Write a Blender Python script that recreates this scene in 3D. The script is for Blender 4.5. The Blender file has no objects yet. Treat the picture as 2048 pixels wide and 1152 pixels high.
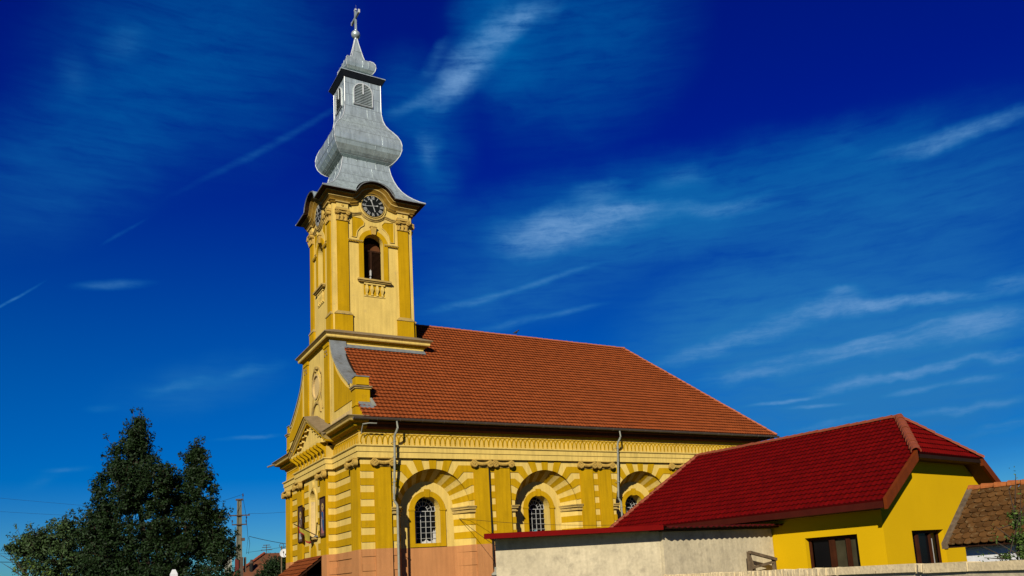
import bpy, bmesh, math, random
from mathutils import Vector, Matrix
random.seed(7)
R=math.radians; pi=math.pi
scene=bpy.context.scene
COL=scene.collection
# ------------------------------------------------------------------ camera
cam_d=bpy.data.cameras.new('camera'); cam=bpy.data.objects.new('camera',cam_d); COL.objects.link(cam)
RM=((0.8391372182658071,-0.5397086898268875,-0.06755189891089389),
    (0.03854413213732838,0.18288630746385662,-0.9823782104770118),
    (0.5425523742450155,0.8217463895068723,0.17426931036047769))
CAM=Vector((-10.1089,-31.5014,1.6))
m3=Matrix(((RM[0][0],-RM[1][0],-RM[2][0]),(RM[0][1],-RM[1][1],-RM[2][1]),(RM[0][2],-RM[1][2],-RM[2][2])))
cam.matrix_world=Matrix.Translation(CAM)@m3.to_4x4()
cam_d.sensor_width=36; cam_d.lens=36*1623.105/2048
cam_d.shift_x=(1024-1165.82)/2048; cam_d.shift_y=(852.255-576)/2048
cam_d.clip_start=.1; cam_d.clip_end=3000
scene.camera=cam
scene.render.resolution_x=1024; scene.render.resolution_y=576
# ------------------------------------------------------------------ sun, sky, exposure
SUN=Vector((.63,.755,-.465)).normalized()          # direction the light travels
sd=bpy.data.lights.new('sun','SUN'); sd.energy=5.0; sd.angle=R(.53); sd.color=(1,.93,.80)
so=bpy.data.objects.new('sun',sd); COL.objects.link(so)
so.rotation_euler=SUN.to_track_quat('-Z','Y').to_euler(); so.location=(-30,-60,40)
scene.view_settings.view_transform='Standard'; scene.view_settings.look='None'
scene.cycles.diffuse_bounces=2; scene.cycles.max_bounces=6
scene.view_settings.exposure=.5; scene.view_settings.gamma=1
GZ=-0.6                                            # ground level
CIRRUS=[(1.11,0.596,2.523,0.073,0.0189,1.0),(1.056,0.639,2.624,0.041,0.0162,0.6),(1.037,0.642,2.66,0.03,0.0118,0.6),(1.119,0.582,2.597,0.03,0.0077,0.6),(1.184,0.556,2.735,0.039,0.0063,0.4),(1.156,0.601,2.351,0.035,0.0057,0.25),(1.003,0.653,2.954,0.032,0.0124,0.35),(1.358,0.501,2.613,0.118,0.0031,0.17),(1.517,0.391,2.49,0.026,0.0015,0.16),(1.021,0.407,3.045,0.074,0.0199,1.1),(0.945,0.421,3.134,0.093,0.0186,1.0),(0.791,0.419,-3.126,0.076,0.0091,0.6),(0.91,0.429,-3.14,0.049,0.0058,0.6),(0.95,0.454,3.073,0.04,0.0103,0.35),(0.838,0.458,3.082,0.039,0.0113,0.35),(0.504,0.443,3.089,0.099,0.0078,0.75),(0.629,0.469,2.924,0.032,0.0166,0.1),(1.114,0.334,2.937,0.059,0.0042,0.5),(1.017,0.356,2.918,0.067,0.003,0.55),(1.068,0.306,2.996,0.049,0.0042,0.4),(0.989,0.317,2.987,0.044,0.003,0.4),(0.834,0.254,2.939,0.065,0.0106,0.68),(0.739,0.272,2.944,0.082,0.0119,0.74),(0.649,0.283,-3.104,0.057,0.0087,1.08),(0.574,0.277,-3.041,0.073,0.0063,1.22),(0.656,0.299,3.142,0.026,0.0058,0.68),(0.477,0.277,-3.075,0.035,0.0094,0.68),(0.717,0.236,3.084,0.063,0.0052,0.68),(0.615,0.244,3.05,0.068,0.0036,0.94),(0.766,0.22,3.1,0.082,0.009,0.74),(0.642,0.23,3.108,0.071,0.0087,0.94),(0.527,0.232,-3.13,0.08,0.0111,0.81),(0.507,0.245,3.114,0.062,0.0096,0.68),(0.661,0.194,3.097,0.057,0.0066,0.81),(0.574,0.199,3.074,0.057,0.005,1.08),(0.494,0.199,-3.133,0.04,0.0055,0.81),(0.74,0.183,3.115,0.045,0.0022,1.22),(0.703,0.174,-3.087,0.041,0.0022,0.81),(0.591,0.177,3.062,0.038,0.0036,0.74),(0.525,0.179,-3.088,0.038,0.0042,0.68),(0.683,0.151,3.119,0.063,0.0051,0.54),(0.544,0.15,-3.129,0.085,0.0049,0.68),(0.512,0.123,3.106,0.047,0.0055,0.47),(1.525,0.335,2.964,0.038,0.0041,0.4),(1.616,0.309,2.447,0.03,0.0012,0.6),(1.462,0.23,2.883,0.042,0.0049,0.3),(1.386,0.249,2.898,0.053,0.0056,0.28),(1.383,0.175,3.052,0.038,0.0023,0.6),(1.561,0.139,3.059,0.024,0.0026,0.35),(1.53,0.204,2.98,0.018,0.0037,0.22),(1.582,0.127,2.816,0.02,0.0051,0.2),(1.167,0.502,-1.954,0.023,0.0103,0.35),(1.16,0.51,1.132,0.021,0.0129,0.25),(1.522,0.574,2.491,0.031,0.0132,0.2),(1.573,0.538,-1.912,0.025,0.0125,0.15)]
HAZE=[(0.865,0.414,3.095,0.114,0.035,0.9),(0.604,0.202,-3.132,0.164,0.0515,0.8),(0.651,0.156,-3.102,0.208,0.0349,0.6),(1.064,0.625,2.582,0.051,0.0442,0.9),(0.799,0.288,3.022,0.126,0.0421,0.6),(1.442,0.582,2.746,0.15,0.0811,0.5),(1.567,0.46,2.489,0.116,0.0508,0.4),(0.962,0.621,2.937,0.142,0.0792,0.5),(1.175,0.539,2.457,0.052,0.0512,0.5),(0.887,0.425,3.077,0.264,0.0437,0.75),(0.588,0.414,-3.101,0.184,0.0492,0.7),(0.643,0.333,3.084,0.232,0.0516,0.55),(0.653,0.256,3.116,0.228,0.0407,0.85),(0.646,0.194,-3.13,0.209,0.0465,0.85),(1.053,0.345,3.014,0.14,0.033,0.5),(0.56,0.127,-3.119,0.104,0.0336,0.5),(1.433,0.233,2.905,0.082,0.0222,0.3),(1.162,0.474,-1.812,0.034,0.0257,0.4)]
def make_world():
    w=bpy.data.worlds.new('World'); scene.world=w; w.use_nodes=True
    nt=w.node_tree; N=nt.nodes; L=nt.links; N.clear()
    def nd(t,**k):
        n=N.new(t)
        for a,b in k.items(): setattr(n,a,b)
        return n
    def val(n,i,v):
        if isinstance(v,(int,float,tuple)): n.inputs[i].default_value=v
        else: L.new(v,n.inputs[i])
    def math_(op,a,b=None,c=None,clamp=False):
        n=nd('ShaderNodeMath',operation=op); n.use_clamp=clamp
        val(n,0,a)
        if b is not None: val(n,1,b)
        if c is not None: val(n,2,c)
        return n.outputs[0]
    out=nd('ShaderNodeOutputWorld'); bg=nd('ShaderNodeBackground'); L.new(bg.outputs[0],out.inputs[0])
    sky=nd('ShaderNodeTexSky',sky_type='NISHITA'); sky.sun_disc=False
    sky.sun_elevation=math.asin(-SUN.z); sky.sun_rotation=math.atan2(-SUN.x,-SUN.y)
    sky.air_density=1.0; sky.dust_density=.1; sky.ozone_density=4.0; sky.altitude=200
    hs=nd('ShaderNodeHueSaturation'); hs.inputs['Hue'].default_value=.505
    hs.inputs['Saturation'].default_value=1.75; hs.inputs['Value'].default_value=1.0
    L.new(sky.outputs[0],hs.inputs['Color'])
    tc=nd('ShaderNodeTexCoord'); sx=nd('ShaderNodeSeparateXYZ'); L.new(tc.outputs['Generated'],sx.inputs[0])
    az=math_('ARCTAN2',sx.outputs[1],sx.outputs[0]); el=math_('ARCSINE',sx.outputs[2])
    cb=nd('ShaderNodeCombineXYZ'); L.new(az,cb.inputs[0]); L.new(el,cb.inputs[1])
    P=cb.outputs[0]
    def noise(vec,scale,detail,rough=.55,dist=0.,stretch=None,rot=0.):
        if stretch:
            mp=nd('ShaderNodeMapping'); L.new(vec,mp.inputs[0]); mp.inputs['Scale'].default_value=stretch
            mp.inputs['Rotation'].default_value=(0,0,rot); vec=mp.outputs[0]
        n=nd('ShaderNodeTexNoise'); n.inputs['Scale'].default_value=scale; n.inputs['Detail'].default_value=detail
        n.inputs['Roughness'].default_value=rough; n.inputs['Distortion'].default_value=dist
        L.new(vec,n.inputs['Vector']); return n
    wn=noise(P,16,4)
    sub=nd('ShaderNodeVectorMath',operation='SUBTRACT'); L.new(wn.outputs['Color'],sub.inputs[0]); sub.inputs[1].default_value=(.5,.5,.5)
    scl=nd('ShaderNodeVectorMath',operation='SCALE'); L.new(sub.outputs[0],scl.inputs[0]); scl.inputs['Scale'].default_value=.028
    add=nd('ShaderNodeVectorMath',operation='ADD'); L.new(P,add.inputs[0]); L.new(scl.outputs[0],add.inputs[1])
    W=add.outputs[0]
    small=nd('ShaderNodeVectorMath',operation='SCALE'); L.new(sub.outputs[0],small.inputs[0]); small.inputs['Scale'].default_value=.008
    addS=nd('ShaderNodeVectorMath',operation='ADD'); L.new(P,addS.inputs[0]); L.new(small.outputs[0],addS.inputs[1])
    def strokes(items,vec_of,fl,fw):
        tot=None
        for (a,e,th,hl,hw,amp) in items:
            mp=nd('ShaderNodeMapping',vector_type='TEXTURE'); L.new(vec_of(hw),mp.inputs[0])
            mp.inputs['Location'].default_value=(a,e,0); mp.inputs['Rotation'].default_value=(0,0,th)
            mp.inputs['Scale'].default_value=(hl*fl,hw*fw,1)
            ln=nd('ShaderNodeVectorMath',operation='LENGTH'); L.new(mp.outputs[0],ln.inputs[0])
            mr=nd('ShaderNodeMapRange',interpolation_type='SMOOTHSTEP'); L.new(ln.outputs['Value'],mr.inputs[0])
            mr.inputs[1].default_value=0.0; mr.inputs[2].default_value=1.0; mr.inputs[3].default_value=amp; mr.inputs[4].default_value=0
            tot=mr.outputs[0] if tot is None else math_('ADD',tot,mr.outputs[0])
        return tot
    cir=strokes(CIRRUS,lambda hw:W if hw>.0045 else addS.outputs[0],1.35,1.9)
    haz=strokes(HAZE,lambda hw:W,1.5,1.9)
    st=noise(W,9,6,.6,.5,(1,3.6,1),.345); st2=noise(addS.outputs[0],13,7,.64,.5,(1,9,1),.73)
    fine=noise(P,55,6,.68,.8,(1,2.4,1),.24)
    mod=math_('MULTIPLY_ADD',st.outputs[0],1.5,-.35); mod=math_('MULTIPLY_ADD',st2.outputs[0],1.5,math_('SUBTRACT',mod,.45)); mod=math_('MULTIPLY_ADD',fine.outputs[0],1.0,math_('SUBTRACT',mod,.35))
    dens=math_('SUBTRACT',1.,math_('POWER',2.718,math_('MULTIPLY',math_('MULTIPLY',cir,math_('MAXIMUM',mod,0.)),-1.2)))
    hmod=math_('MULTIPLY_ADD',st.outputs[0],1.7,-.22); hmod=math_('MULTIPLY_ADD',st2.outputs[0],1.5,math_('SUBTRACT',hmod,.5))
    hden=math_('SUBTRACT',1.,math_('POWER',2.718,math_('MULTIPLY',math_('MULTIPLY',haz,math_('MAXIMUM',hmod,0.)),-1.5)))
    tint=nd('ShaderNodeMix',data_type='RGBA',blend_type='MULTIPLY'); tint.inputs['Factor'].default_value=1
    L.new(hs.outputs[0],tint.inputs['A'])
    gm=nd('ShaderNodeMapRange',interpolation_type='SMOOTHSTEP'); L.new(el,gm.inputs[0])
    gm.inputs[1].default_value=.20; gm.inputs[2].default_value=.54; gm.inputs[3].default_value=.62; gm.inputs[4].default_value=.14
    tb=nd('ShaderNodeCombineXYZ'); tb.inputs[0].default_value=.25; tb.inputs[2].default_value=.98; L.new(gm.outputs[0],tb.inputs[1])
    L.new(tb.outputs[0],tint.inputs['B'])
    mixh=nd('ShaderNodeMix',data_type='RGBA'); L.new(hden,mixh.inputs['Factor']); L.new(tint.outputs['Result'],mixh.inputs['A'])
    hb=nd('ShaderNodeCombineXYZ'); L.new(math_('MULTIPLY_ADD',gm.outputs[0],.6,-.08),hb.inputs[0]); L.new(math_('MULTIPLY_ADD',gm.outputs[0],1.9,1.40),hb.inputs[1]); L.new(math_('MULTIPLY_ADD',gm.outputs[0],2.6,5.1),hb.inputs[2])
    L.new(hb.outputs[0],mixh.inputs['B'])
    mix=nd('ShaderNodeMix',data_type='RGBA'); L.new(dens,mix.inputs['Factor']); L.new(mixh.outputs['Result'],mix.inputs['A'])
    cm_=nd('ShaderNodeMix',data_type='RGBA'); L.new(math_('POWER',dens,1.5),cm_.inputs['Factor'])
    cm_.inputs['A'].default_value=(.15,2.9,7.1,1); cm_.inputs['B'].default_value=(2.7,5.2,9.3,1)
    L.new(cm_.outputs['Result'],mix.inputs['B'])
    L.new(mix.outputs['Result'],bg.inputs[0]); bg.inputs[1].default_value=.05
make_world()
# ------------------------------------------------------------------ materials
def M(name,col,rough=.85,var=.18,sc=2.5,bump=.08,bsc=45.,metal=0.,streak=0.,stain=None,attr=0.,spec=.06,fine=.08):
    m=bpy.data.materials.new(name); m.use_nodes=True; nt=m.node_tree; N=nt.nodes; L=nt.links
    b=N['Principled BSDF']; b.inputs['Roughness'].default_value=rough; b.inputs['Metallic'].default_value=metal
    b.inputs['Specular IOR Level'].default_value=spec
    tc=N.new('ShaderNodeTexCoord')
    n1=N.new('ShaderNodeTexNoise'); n1.inputs['Scale'].default_value=sc; n1.inputs['Detail'].default_value=8; n1.inputs['Roughness'].default_value=.6
    L.new(tc.outputs['Object'],n1.inputs['Vector'])
    mr=N.new('ShaderNodeMapRange'); L.new(n1.outputs[0],mr.inputs[0]); mr.inputs[1].default_value=.25; mr.inputs[2].default_value=.75
    mr.inputs[3].default_value=1-var; mr.inputs[4].default_value=1+var*.6
    fac=mr.outputs[0]
    def mul(a,bb):
        k=N.new('ShaderNodeMath'); k.operation='MULTIPLY'; L.new(a,k.inputs[0]); L.new(bb,k.inputs[1]); return k.outputs[0]
    def rng(o,lo,hi,a=.3,c=.7):
        k=N.new('ShaderNodeMapRange'); L.new(o,k.inputs[0]); k.inputs[1].default_value=a; k.inputs[2].default_value=c
        k.inputs[3].default_value=lo; k.inputs[4].default_value=hi; return k.outputs[0]
    n2=N.new('ShaderNodeTexNoise'); n2.inputs['Scale'].default_value=bsc; n2.inputs['Detail'].default_value=5
    L.new(tc.outputs['Object'],n2.inputs['Vector'])
    if fine: fac=mul(fac,rng(n2.outputs[0],1-fine,1+fine))
    if streak:
        mp=N.new('ShaderNodeMapping'); L.new(tc.outputs['Object'],mp.inputs[0]); mp.inputs['Scale'].default_value=(5,5,.35)
        n3=N.new('ShaderNodeTexNoise'); n3.inputs['Scale'].default_value=1.6; n3.inputs['Detail'].default_value=6; L.new(mp.outputs[0],n3.inputs['Vector'])
        fac=mul(fac,rng(n3.outputs[0],1-streak,1+streak*.4,.3,.6))
    if attr:
        at=N.new('ShaderNodeAttribute'); at.attribute_name='rnd'
        fac=mul(fac,rng(at.outputs['Fac'],1-attr,1+attr,0.,1.))
    mx=N.new('ShaderNodeMix'); mx.data_type='RGBA'; mx.blend_type='MULTIPLY'; mx.inputs['Factor'].default_value=1
    mx.inputs['A'].default_value=(*[c_*.66 for c_ in col],1); L.new(fac,mx.inputs['B'])
    res=mx.outputs['Result']
    if stain:
        scol,lo,hi,ssc=stain
        n4=N.new('ShaderNodeTexNoise'); n4.inputs['Scale'].default_value=ssc; n4.inputs['Detail'].default_value=9; n4.inputs['Roughness'].default_value=.68
        L.new(tc.outputs['Object'],n4.inputs['Vector'])
        m2=N.new('ShaderNodeMix'); m2.data_type='RGBA'; L.new(rng(n4.outputs[0],0,1,lo,hi),m2.inputs['Factor'])
        L.new(res,m2.inputs['A']); m2.inputs['B'].default_value=(*[c_*.66 for c_ in scol],1); res=m2.outputs['Result']
    L.new(res,b.inputs['Base Color'])
    if bump:
        bp=N.new('ShaderNodeBump'); bp.inputs['Strength'].default_value=bump; bp.inputs['Distance'].default_value=.02
        L.new(n2.outputs[0],bp.inputs['Height']); L.new(bp.outputs[0],b.inputs['Normal'])
    return m
OCH=M('ochre_plaster',(.52,.296,.003),.9,.16,1.1,.10,40,streak=.14,stain=((.33,.18,.01),.60,.80,2.2))
CRE=M('cream_plaster',(.74,.525,.135),.9,.12,1.3,.10,40,streak=.14,stain=((.42,.30,.13),.60,.80,1.7))
PNK=M('pink_plaster',(.53,.235,.085),.9,.13,1.2,.10,40,streak=.10)
LIM=M('pale_limewash',(.66,.47,.19),.9,.14,1.6,.12,40,streak=.16,stain=((.30,.24,.15),.55,.78,2.4))
TRI=M('weathered_trim',(.50,.345,.10),.9,.2,3,.1,40,stain=((.16,.12,.07),.52,.75,3.5))
DRT=M('weathered_ledge',(.26,.19,.10),.9,.25,3,.15,40)
ZNC=M('zinc_sheet',(.51,.60,.585),.40,.18,1.6,.05,18,metal=.5,streak=.24,spec=.4,fine=.05)
ZNL=M('zinc_seam',(.68,.71,.69),.5,.12,4,.03,18,metal=.3,spec=.4)
LEAD=M('grey_flashing',(.23,.25,.25),.55,.3,4,.06,25,metal=.2,spec=.3,stain=((.12,.11,.08),.5,.75,2.5))
PIPE=M('galvanised_pipe',(.30,.30,.235),.7,.28,5,.05,25,spec=.08)
GUT=M('gutter_metal',(.13,.10,.075),.5,.25,5,.05,25,metal=.3,spec=.5)
TIL=M('clay_tile',(.295,.067,.015),.85,.13,.5,.08,60,attr=.12,stain=((.42,.15,.06),.66,.80,9),spec=.08)
TILD=M('ridge_tile',(.42,.12,.045),.8,.25,4,.08,50,spec=.25)
RED=M('red_glazed_tile',(.128,.0022,.0012),.55,.16,1.0,.03,40,attr=.17,spec=.05)
REDL=M('red_tile_gap_shade',(.088,.002,.001),.8,.2,3,0)  # front lips of the house tiles, darkened to paint shade between rows
TILL=M('clay_tile_gap_shade',(.115,.025,.006),.9,.3,3,0)  # dark colour on tile butt ends stands in for the gap shadow
TILC=M('canopy_tile',(.19,.048,.012),.9,.25,2,.08,60,attr=.2)
RDG=M('salmon_ridge_tile',(.28,.062,.022),.7,.2,5,.06,40,spec=.3)
OLDT=M('old_lichen_tile',(.135,.062,.017),.92,.35,3,.3,50,attr=.32,stain=((.24,.17,.075),.55,.74,8))
OLDO=M('old_orange_ridge',(.42,.13,.035),.9,.35,6,.2,50,stain=((.16,.10,.05),.55,.7,5))
YEL=M('yellow_house_paint',(.67,.405,.002),.85,.07,.5,.06,60,fine=.035)
WOOD=M('brown_wood',(.055,.016,.006),.6,.3,3,.08,30,streak=.2)
DWOOD=M('dark_wood',(.034,.014,.006),.65,.3,3,.08,30,streak=.2)
GWOOD=M('weathered_timber',(.17,.12,.07),.85,.35,5,.15,30,streak=.35)
REDS=M('red_sheet',(.17,.003,.002),.6,.12,3,.03,30,spec=.05)
SHED=M('cream_render',(.64,.545,.35),.92,.2,.9,.45,12,streak=.10,stain=((.41,.35,.23),.50,.72,3.2))
COP=M('coping_mortar',(.78,.63,.36),.95,.2,4,.5,16,stain=((.25,.18,.09),.62,.70,11))
WHT=M('white_limewash',(.72,.72,.70),.9,.1,2,.1,30)
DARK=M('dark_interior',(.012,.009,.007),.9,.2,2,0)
BLK=M('clock_black',(.010,.011,.010),.5,.2,3,0)
CHR=M('grille_white',(.42,.42,.39),.5,.1,4,0)
CUR=M('white_curtain',(.60,.59,.55),.9,.15,8,.1,20)
CUT=M('teal_curtain',(.10,.33,.38),.9,.15,8,.1,20)
CRT=M('brown_reveal',(.12,.045,.016),.9,.2,4,.05)
GLS=M('window_glass',(.005,.005,.006),.22,.1,3,0,spec=.07,fine=0)
def flat(n,c,r=.8): return M(n,c,r,.12,4,0,30)
# ------------------------------------------------------------------ mesh builder
class MB:
    def __init__(s,fr=None): s.v=[];s.f=[];s.mi=[];s.mats=[];s.rnd=[];s.fr=fr
    def add(s,vs,fs,mat,rnd=.5):
        if mat not in s.mats: s.mats.append(mat)
        k=s.mats.index(mat); b=len(s.v); fr=s.fr
        s.v.extend([fr(*p) if fr else tuple(p) for p in vs])
        for f in fs: s.f.append([i+b for i in f]); s.mi.append(k); s.rnd.append(rnd)
    def box(s,a,b,mat):
        (x0,y0,z0),(x1,y1,z1)=a,b
        s.add([(x0,y0,z0),(x1,y0,z0),(x1,y1,z0),(x0,y1,z0),(x0,y0,z1),(x1,y0,z1),(x1,y1,z1),(x0,y1,z1)],
              [(0,3,2,1),(4,5,6,7),(0,1,5,4),(1,2,6,5),(2,3,7,6),(3,0,4,7)],mat)
    def ext(s,poly,w0,w1,mat):          # (u,z) polygon pushed along w
        n=len(poly); vs=[(u,w0,z) for u,z in poly]+[(u,w1,z) for u,z in poly]
        s.add(vs,[tuple(range(n)),tuple(range(2*n-1,n-1,-1))]+[(i,(i+1)%n,n+(i+1)%n,n+i) for i in range(n)],mat)
    def extz(s,poly,z0,z1,mat):         # plan polygon pushed up
        n=len(poly); vs=[(u,w,z0) for u,w in poly]+[(u,w,z1) for u,w in poly]
        s.add(vs,[tuple(range(n)),tuple(range(2*n-1,n-1,-1))]+[(i,(i+1)%n,n+(i+1)%n,n+i) for i in range(n)],mat)
    def loft(s,a,b,mat,caps=True):
        n=len(a); fs=[(i,(i+1)%n,n+(i+1)%n,n+i) for i in range(n)]
        if caps: fs+= [tuple(range(n-1,-1,-1)),tuple(range(n,2*n))]
        s.add(list(a)+list(b),fs,mat)
    def tube(s,path,r,mat,n=8,r2=None):
        pts=[Vector(p) for p in path]; k=len(pts); vs=[];fs=[]
        up=Vector((0,0,1))
        for i,p in enumerate(pts):
            d=(pts[min(i+1,k-1)]-pts[max(i-1,0)]).normalized()
            a=d.cross(up)
            if a.length<.05: a=d.cross(Vector((1,0,0)))
            a.normalize(); b=a.cross(d).normalized()
            rr=r if r2 is None else r+(r2-r)*i/(k-1)
            for j in range(n):
                t=2*pi*j/n; vs.append(tuple(p+a*(rr*math.cos(t))+b*(rr*math.sin(t))))
        for i in range(k-1):
            for j in range(n): fs.append((i*n+j,i*n+(j+1)%n,(i+1)*n+(j+1)%n,(i+1)*n+j))
        fs+= [tuple(range(n-1,-1,-1)),tuple(range((k-1)*n,k*n))]
        s.add(vs,fs,mat)
    def lathe(s,prof,c,mat,n=12):       # prof (r,z) about vertical axis
        vs=[];fs=[]
        for r,z in prof:
            for j in range(n): t=2*pi*j/n; vs.append((c[0]+r*math.cos(t),c[1]+r*math.sin(t),c[2]+z))
        k=len(prof)
        for i in range(k-1):
            for j in range(n): fs.append((i*n+j,i*n+(j+1)%n,(i+1)*n+(j+1)%n,(i+1)*n+j))
        fs+= [tuple(range(n-1,-1,-1)),tuple(range((k-1)*n,k*n))]
        s.add(vs,fs,mat)
    def disc(s,u,z,r,w0,w1,mat,n=20,ru=None):   # cylinder with its axis along w
        ru=ru or r
        s.ext([(u+ru*math.cos(2*pi*i/n),z+r*math.sin(2*pi*i/n)) for i in range(n)],w0,w1,mat)
    def build(s,name,parent=None,smooth=False,recalc=True):
        me=bpy.data.meshes.new(name); me.from_pydata(s.v,[],s.f)
        for m in s.mats: me.materials.append(m)
        me.polygons.foreach_set('material_index',s.mi)
        at=me.attributes.new('rnd','FLOAT','FACE'); at.data.foreach_set('value',s.rnd)
        me.update()
        if recalc:
            bm=bmesh.new(); bm.from_mesh(me); bmesh.ops.recalc_face_normals(bm,faces=bm.faces); bm.to_mesh(me); bm.free()
        if smooth:
            me.polygons.foreach_set('use_smooth',[True]*len(me.polygons))
            me.set_sharp_from_angle(angle=R(38))
        o=bpy.data.objects.new(name,me); COL.objects.link(o)
        if parent: attach(o,parent)
        return o
def attach(o,p):
    o.parent=p
    if p.type=='EMPTY': o.matrix_parent_inverse=Matrix.Translation(-p.location)
def thing(name,label,cat,loc,group=None):
    o=bpy.data.objects.new(name,None); COL.objects.link(o); o.location=loc; o.empty_display_size=.3
    return tag(o,label,cat,group)
def tag(o,label=None,cat=None,group=None,kind=None):
    if label:o['label']=label
    if cat:o['category']=cat
    if group:o['group']=group
    if kind:o['kind']=kind
    return o
def arch(uc,zs,r,n=16,a0=180,a1=0,rz=None):
    rz=rz or r
    return [(uc+r*math.cos(R(a0+(a1-a0)*i/n)),zs+rz*math.sin(R(a0+(a1-a0)*i/n))) for i in range(n+1)]
def arch_wall(mb,u0,u1,z0,z1,uc,zs,r,zb,w0,w1,mat,n=16):
    """a wall slab with an arched opening, as four butted prisms"""
    A=arch(uc,zs,r,n); h=n//2
    mb.ext([(u0,z0),(uc-r,z0),(uc-r,zs)]+A[1:h+1]+[(uc,z1),(u0,z1)],w0,w1,mat)
    mb.ext([(u1,z0),(u1,z1),(uc,z1)]+A[h:-1]+[(uc+r,zs),(uc+r,z0)],w0,w1,mat)
    if zb>z0: mb.ext([(uc-r,z0),(uc+r,z0),(uc+r,zb),(uc-r,zb)],w0,w1,mat)
def ring(mb,uc,zs,r0,r1,a0,a1,w0,w1,mat,n=18,ze=1.):
    o=arch(uc,zs,r1,n,a0,a1,r1*ze); i=arch(uc,zs,r0,n,a0,a1,r0*ze)
    for k in range(n): mb.ext([i[k],o[k],o[k+1],i[k+1]],w0,w1,mat)
def moulding(mb,path,prof,mat,closed=False):
    """profile (w,t) carried along a (u,z) path lying in the wall plane; t runs along the path's normal"""
    n=len(path); vs=[]; k=len(prof)
    for i,(u,z) in enumerate(path):
        a=path[(i-1)%n] if (closed or i>0) else path[i]; b=path[(i+1)%n] if (closed or i<n-1) else path[i]
        d=Vector((b[0]-a[0],b[1]-a[1])); d.normalize(); nx,nz=-d.y,d.x
        for w,t in prof: vs.append((u+nx*t,w,z+nz*t))
    fs=[]
    for i in range(n if closed else n-1):
        j=(i+1)%n
        for q in range(k): fs.append((i*k+q,i*k+(q+1)%k,j*k+(q+1)%k,j*k+q))
    if not closed: fs+= [tuple(range(k-1,-1,-1)),tuple(range((n-1)*k,n*k))]
    mb.add(vs,fs,mat)
def sweep(mb,path,prof,mats,closed=False,wi=-.25):
    """cornice profile (w,z) swept round a plan path, mitred; outward is left of the path"""
    n=len(path); V=[Vector(p) for p in path]; vs=[]; prof=[(wi,prof[0][1])]+list(prof)+[(wi,prof[-1][1])]; k=len(prof)
    for i in range(n):
        dirs=[]
        if closed or i>0: dirs.append((V[i]-V[i-1]).normalized())
        if closed or i<n-1: dirs.append((V[(i+1)%n]-V[i]).normalized())
        ns=[Vector((-d.y,d.x)) for d in dirs]
        m=ns[0] if len(ns)==1 else (ns[0]+ns[1])/(1+ns[0].dot(ns[1]))
        for w,z in prof: vs.append((V[i].x+m.x*w,V[i].y+m.y*w,z))
    for q in range(k):
        mat=mats if not isinstance(mats,(list,tuple)) else mats[min(max(q-1,0),len(mats)-1)]
        fs=[]; loc=[]
        for i in range(n if closed else n-1):
            j=(i+1)%n; b=len(loc); loc+= [vs[i*k+q],vs[i*k+(q+1)%k],vs[j*k+(q+1)%k],vs[j*k+q]]; fs.append((b,b+1,b+2,b+3))
        mb.add(loc,fs,mat)
    if not closed:
        m0=mats if not isinstance(mats,(list,tuple)) else mats[0]
        mb.add(vs[:k],[tuple(range(k-1,-1,-1))],m0); mb.add(vs[(n-1)*k:],[tuple(range(k))],m0)
def tiles(O,U,V,ulen,vlen,tw,th,step,wave,mat,lip=None,planes=(),scallop=False,jit=.0,lipd=0.,seed=1):
    """rows of overlapping roof tiles on the plane O + u*U + v*V; returns an MB clipped by planes (point, normal kept side)"""
    rg=random.Random(seed)
    U=Vector(U).normalized();V=Vector(V).normalized();Nn=U.cross(V).normalized();O=Vector(O)
    mb=MB(); nr=int(math.ceil(vlen/th)); nt=int(math.ceil(ulen/tw))
    if wave: prof=[(0,0),(.12,.55),(.28,1),(.45,.8),(.62,.25),(.8,0),(1,0)]
    else: prof=[(0,0),(1,0)]
    for r in range(nr):
        v0=r*th; v1=min((r+1)*th+.02,vlen)
        off=(tw/2 if (scallop and r%2) else 0)
        for c in range(-1 if off else 0,nt):
            j=rg.uniform(-jit,jit); q=rg.random()
            u0=c*tw+off
            if scallop:
                sv=[]; nseg=6
                dv=rg.uniform(-jit,jit)*2
                for k in range(nseg+1):
                    x=-1+2*k/nseg; sv.append((u0+tw*(.02+.96*(k/nseg)),v0+dv-.055*math.sqrt(max(0,1-x*x))))
                top=[(u0+tw*.98,v1),(u0+tw*.02,v1)]
                pts=[O+U*u+V*v+Nn*(step+j+.004) for u,v in sv]+[O+U*u+V*v+Nn*(.002) for u,v in top]
                low=[O+U*u+V*v+Nn*(step+j-.012) for u,v in sv]
                n=len(pts); m=len(low)
                mb.add(pts+low,[tuple(range(n))]+[(i+1,i,n+i,n+i+1) for i in range(m-1)],mat,q)
            else:
                pu=[(u0+a*tw,wave*b) for a,b in prof]
                lo=[O+U*u+V*v0+Nn*(h+step+j) for u,h in pu]; hi=[O+U*u+V*v1+Nn*(h+j*.3) for u,h in pu]
                bt=[O+U*u+V*v0+Nn*(h*.0-lipd) for u,h in pu]
                n=len(pu)
                mb.add(lo+hi,[(i,i+1,n+i+1,n+i) for i in range(n-1)],mat,q)
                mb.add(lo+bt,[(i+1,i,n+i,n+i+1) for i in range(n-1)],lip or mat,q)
    return mb,planes
def finish_tiles(t,name,parent,smooth=False,extra=None):
    mb,planes=t
    if extra: extra(mb)
    o=mb.build(name,parent,False,recalc=False)
    if planes:
        bm=bmesh.new(); bm.from_mesh(o.data)
        for p,n in planes:
            bmesh.ops.bisect_plane(bm,geom=bm.verts[:]+bm.edges[:]+bm.faces[:],dist=1e-5,plane_co=p,plane_no=n,clear_inner=True)
        bm.to_mesh(o.data); bm.free()
    return o
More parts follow.
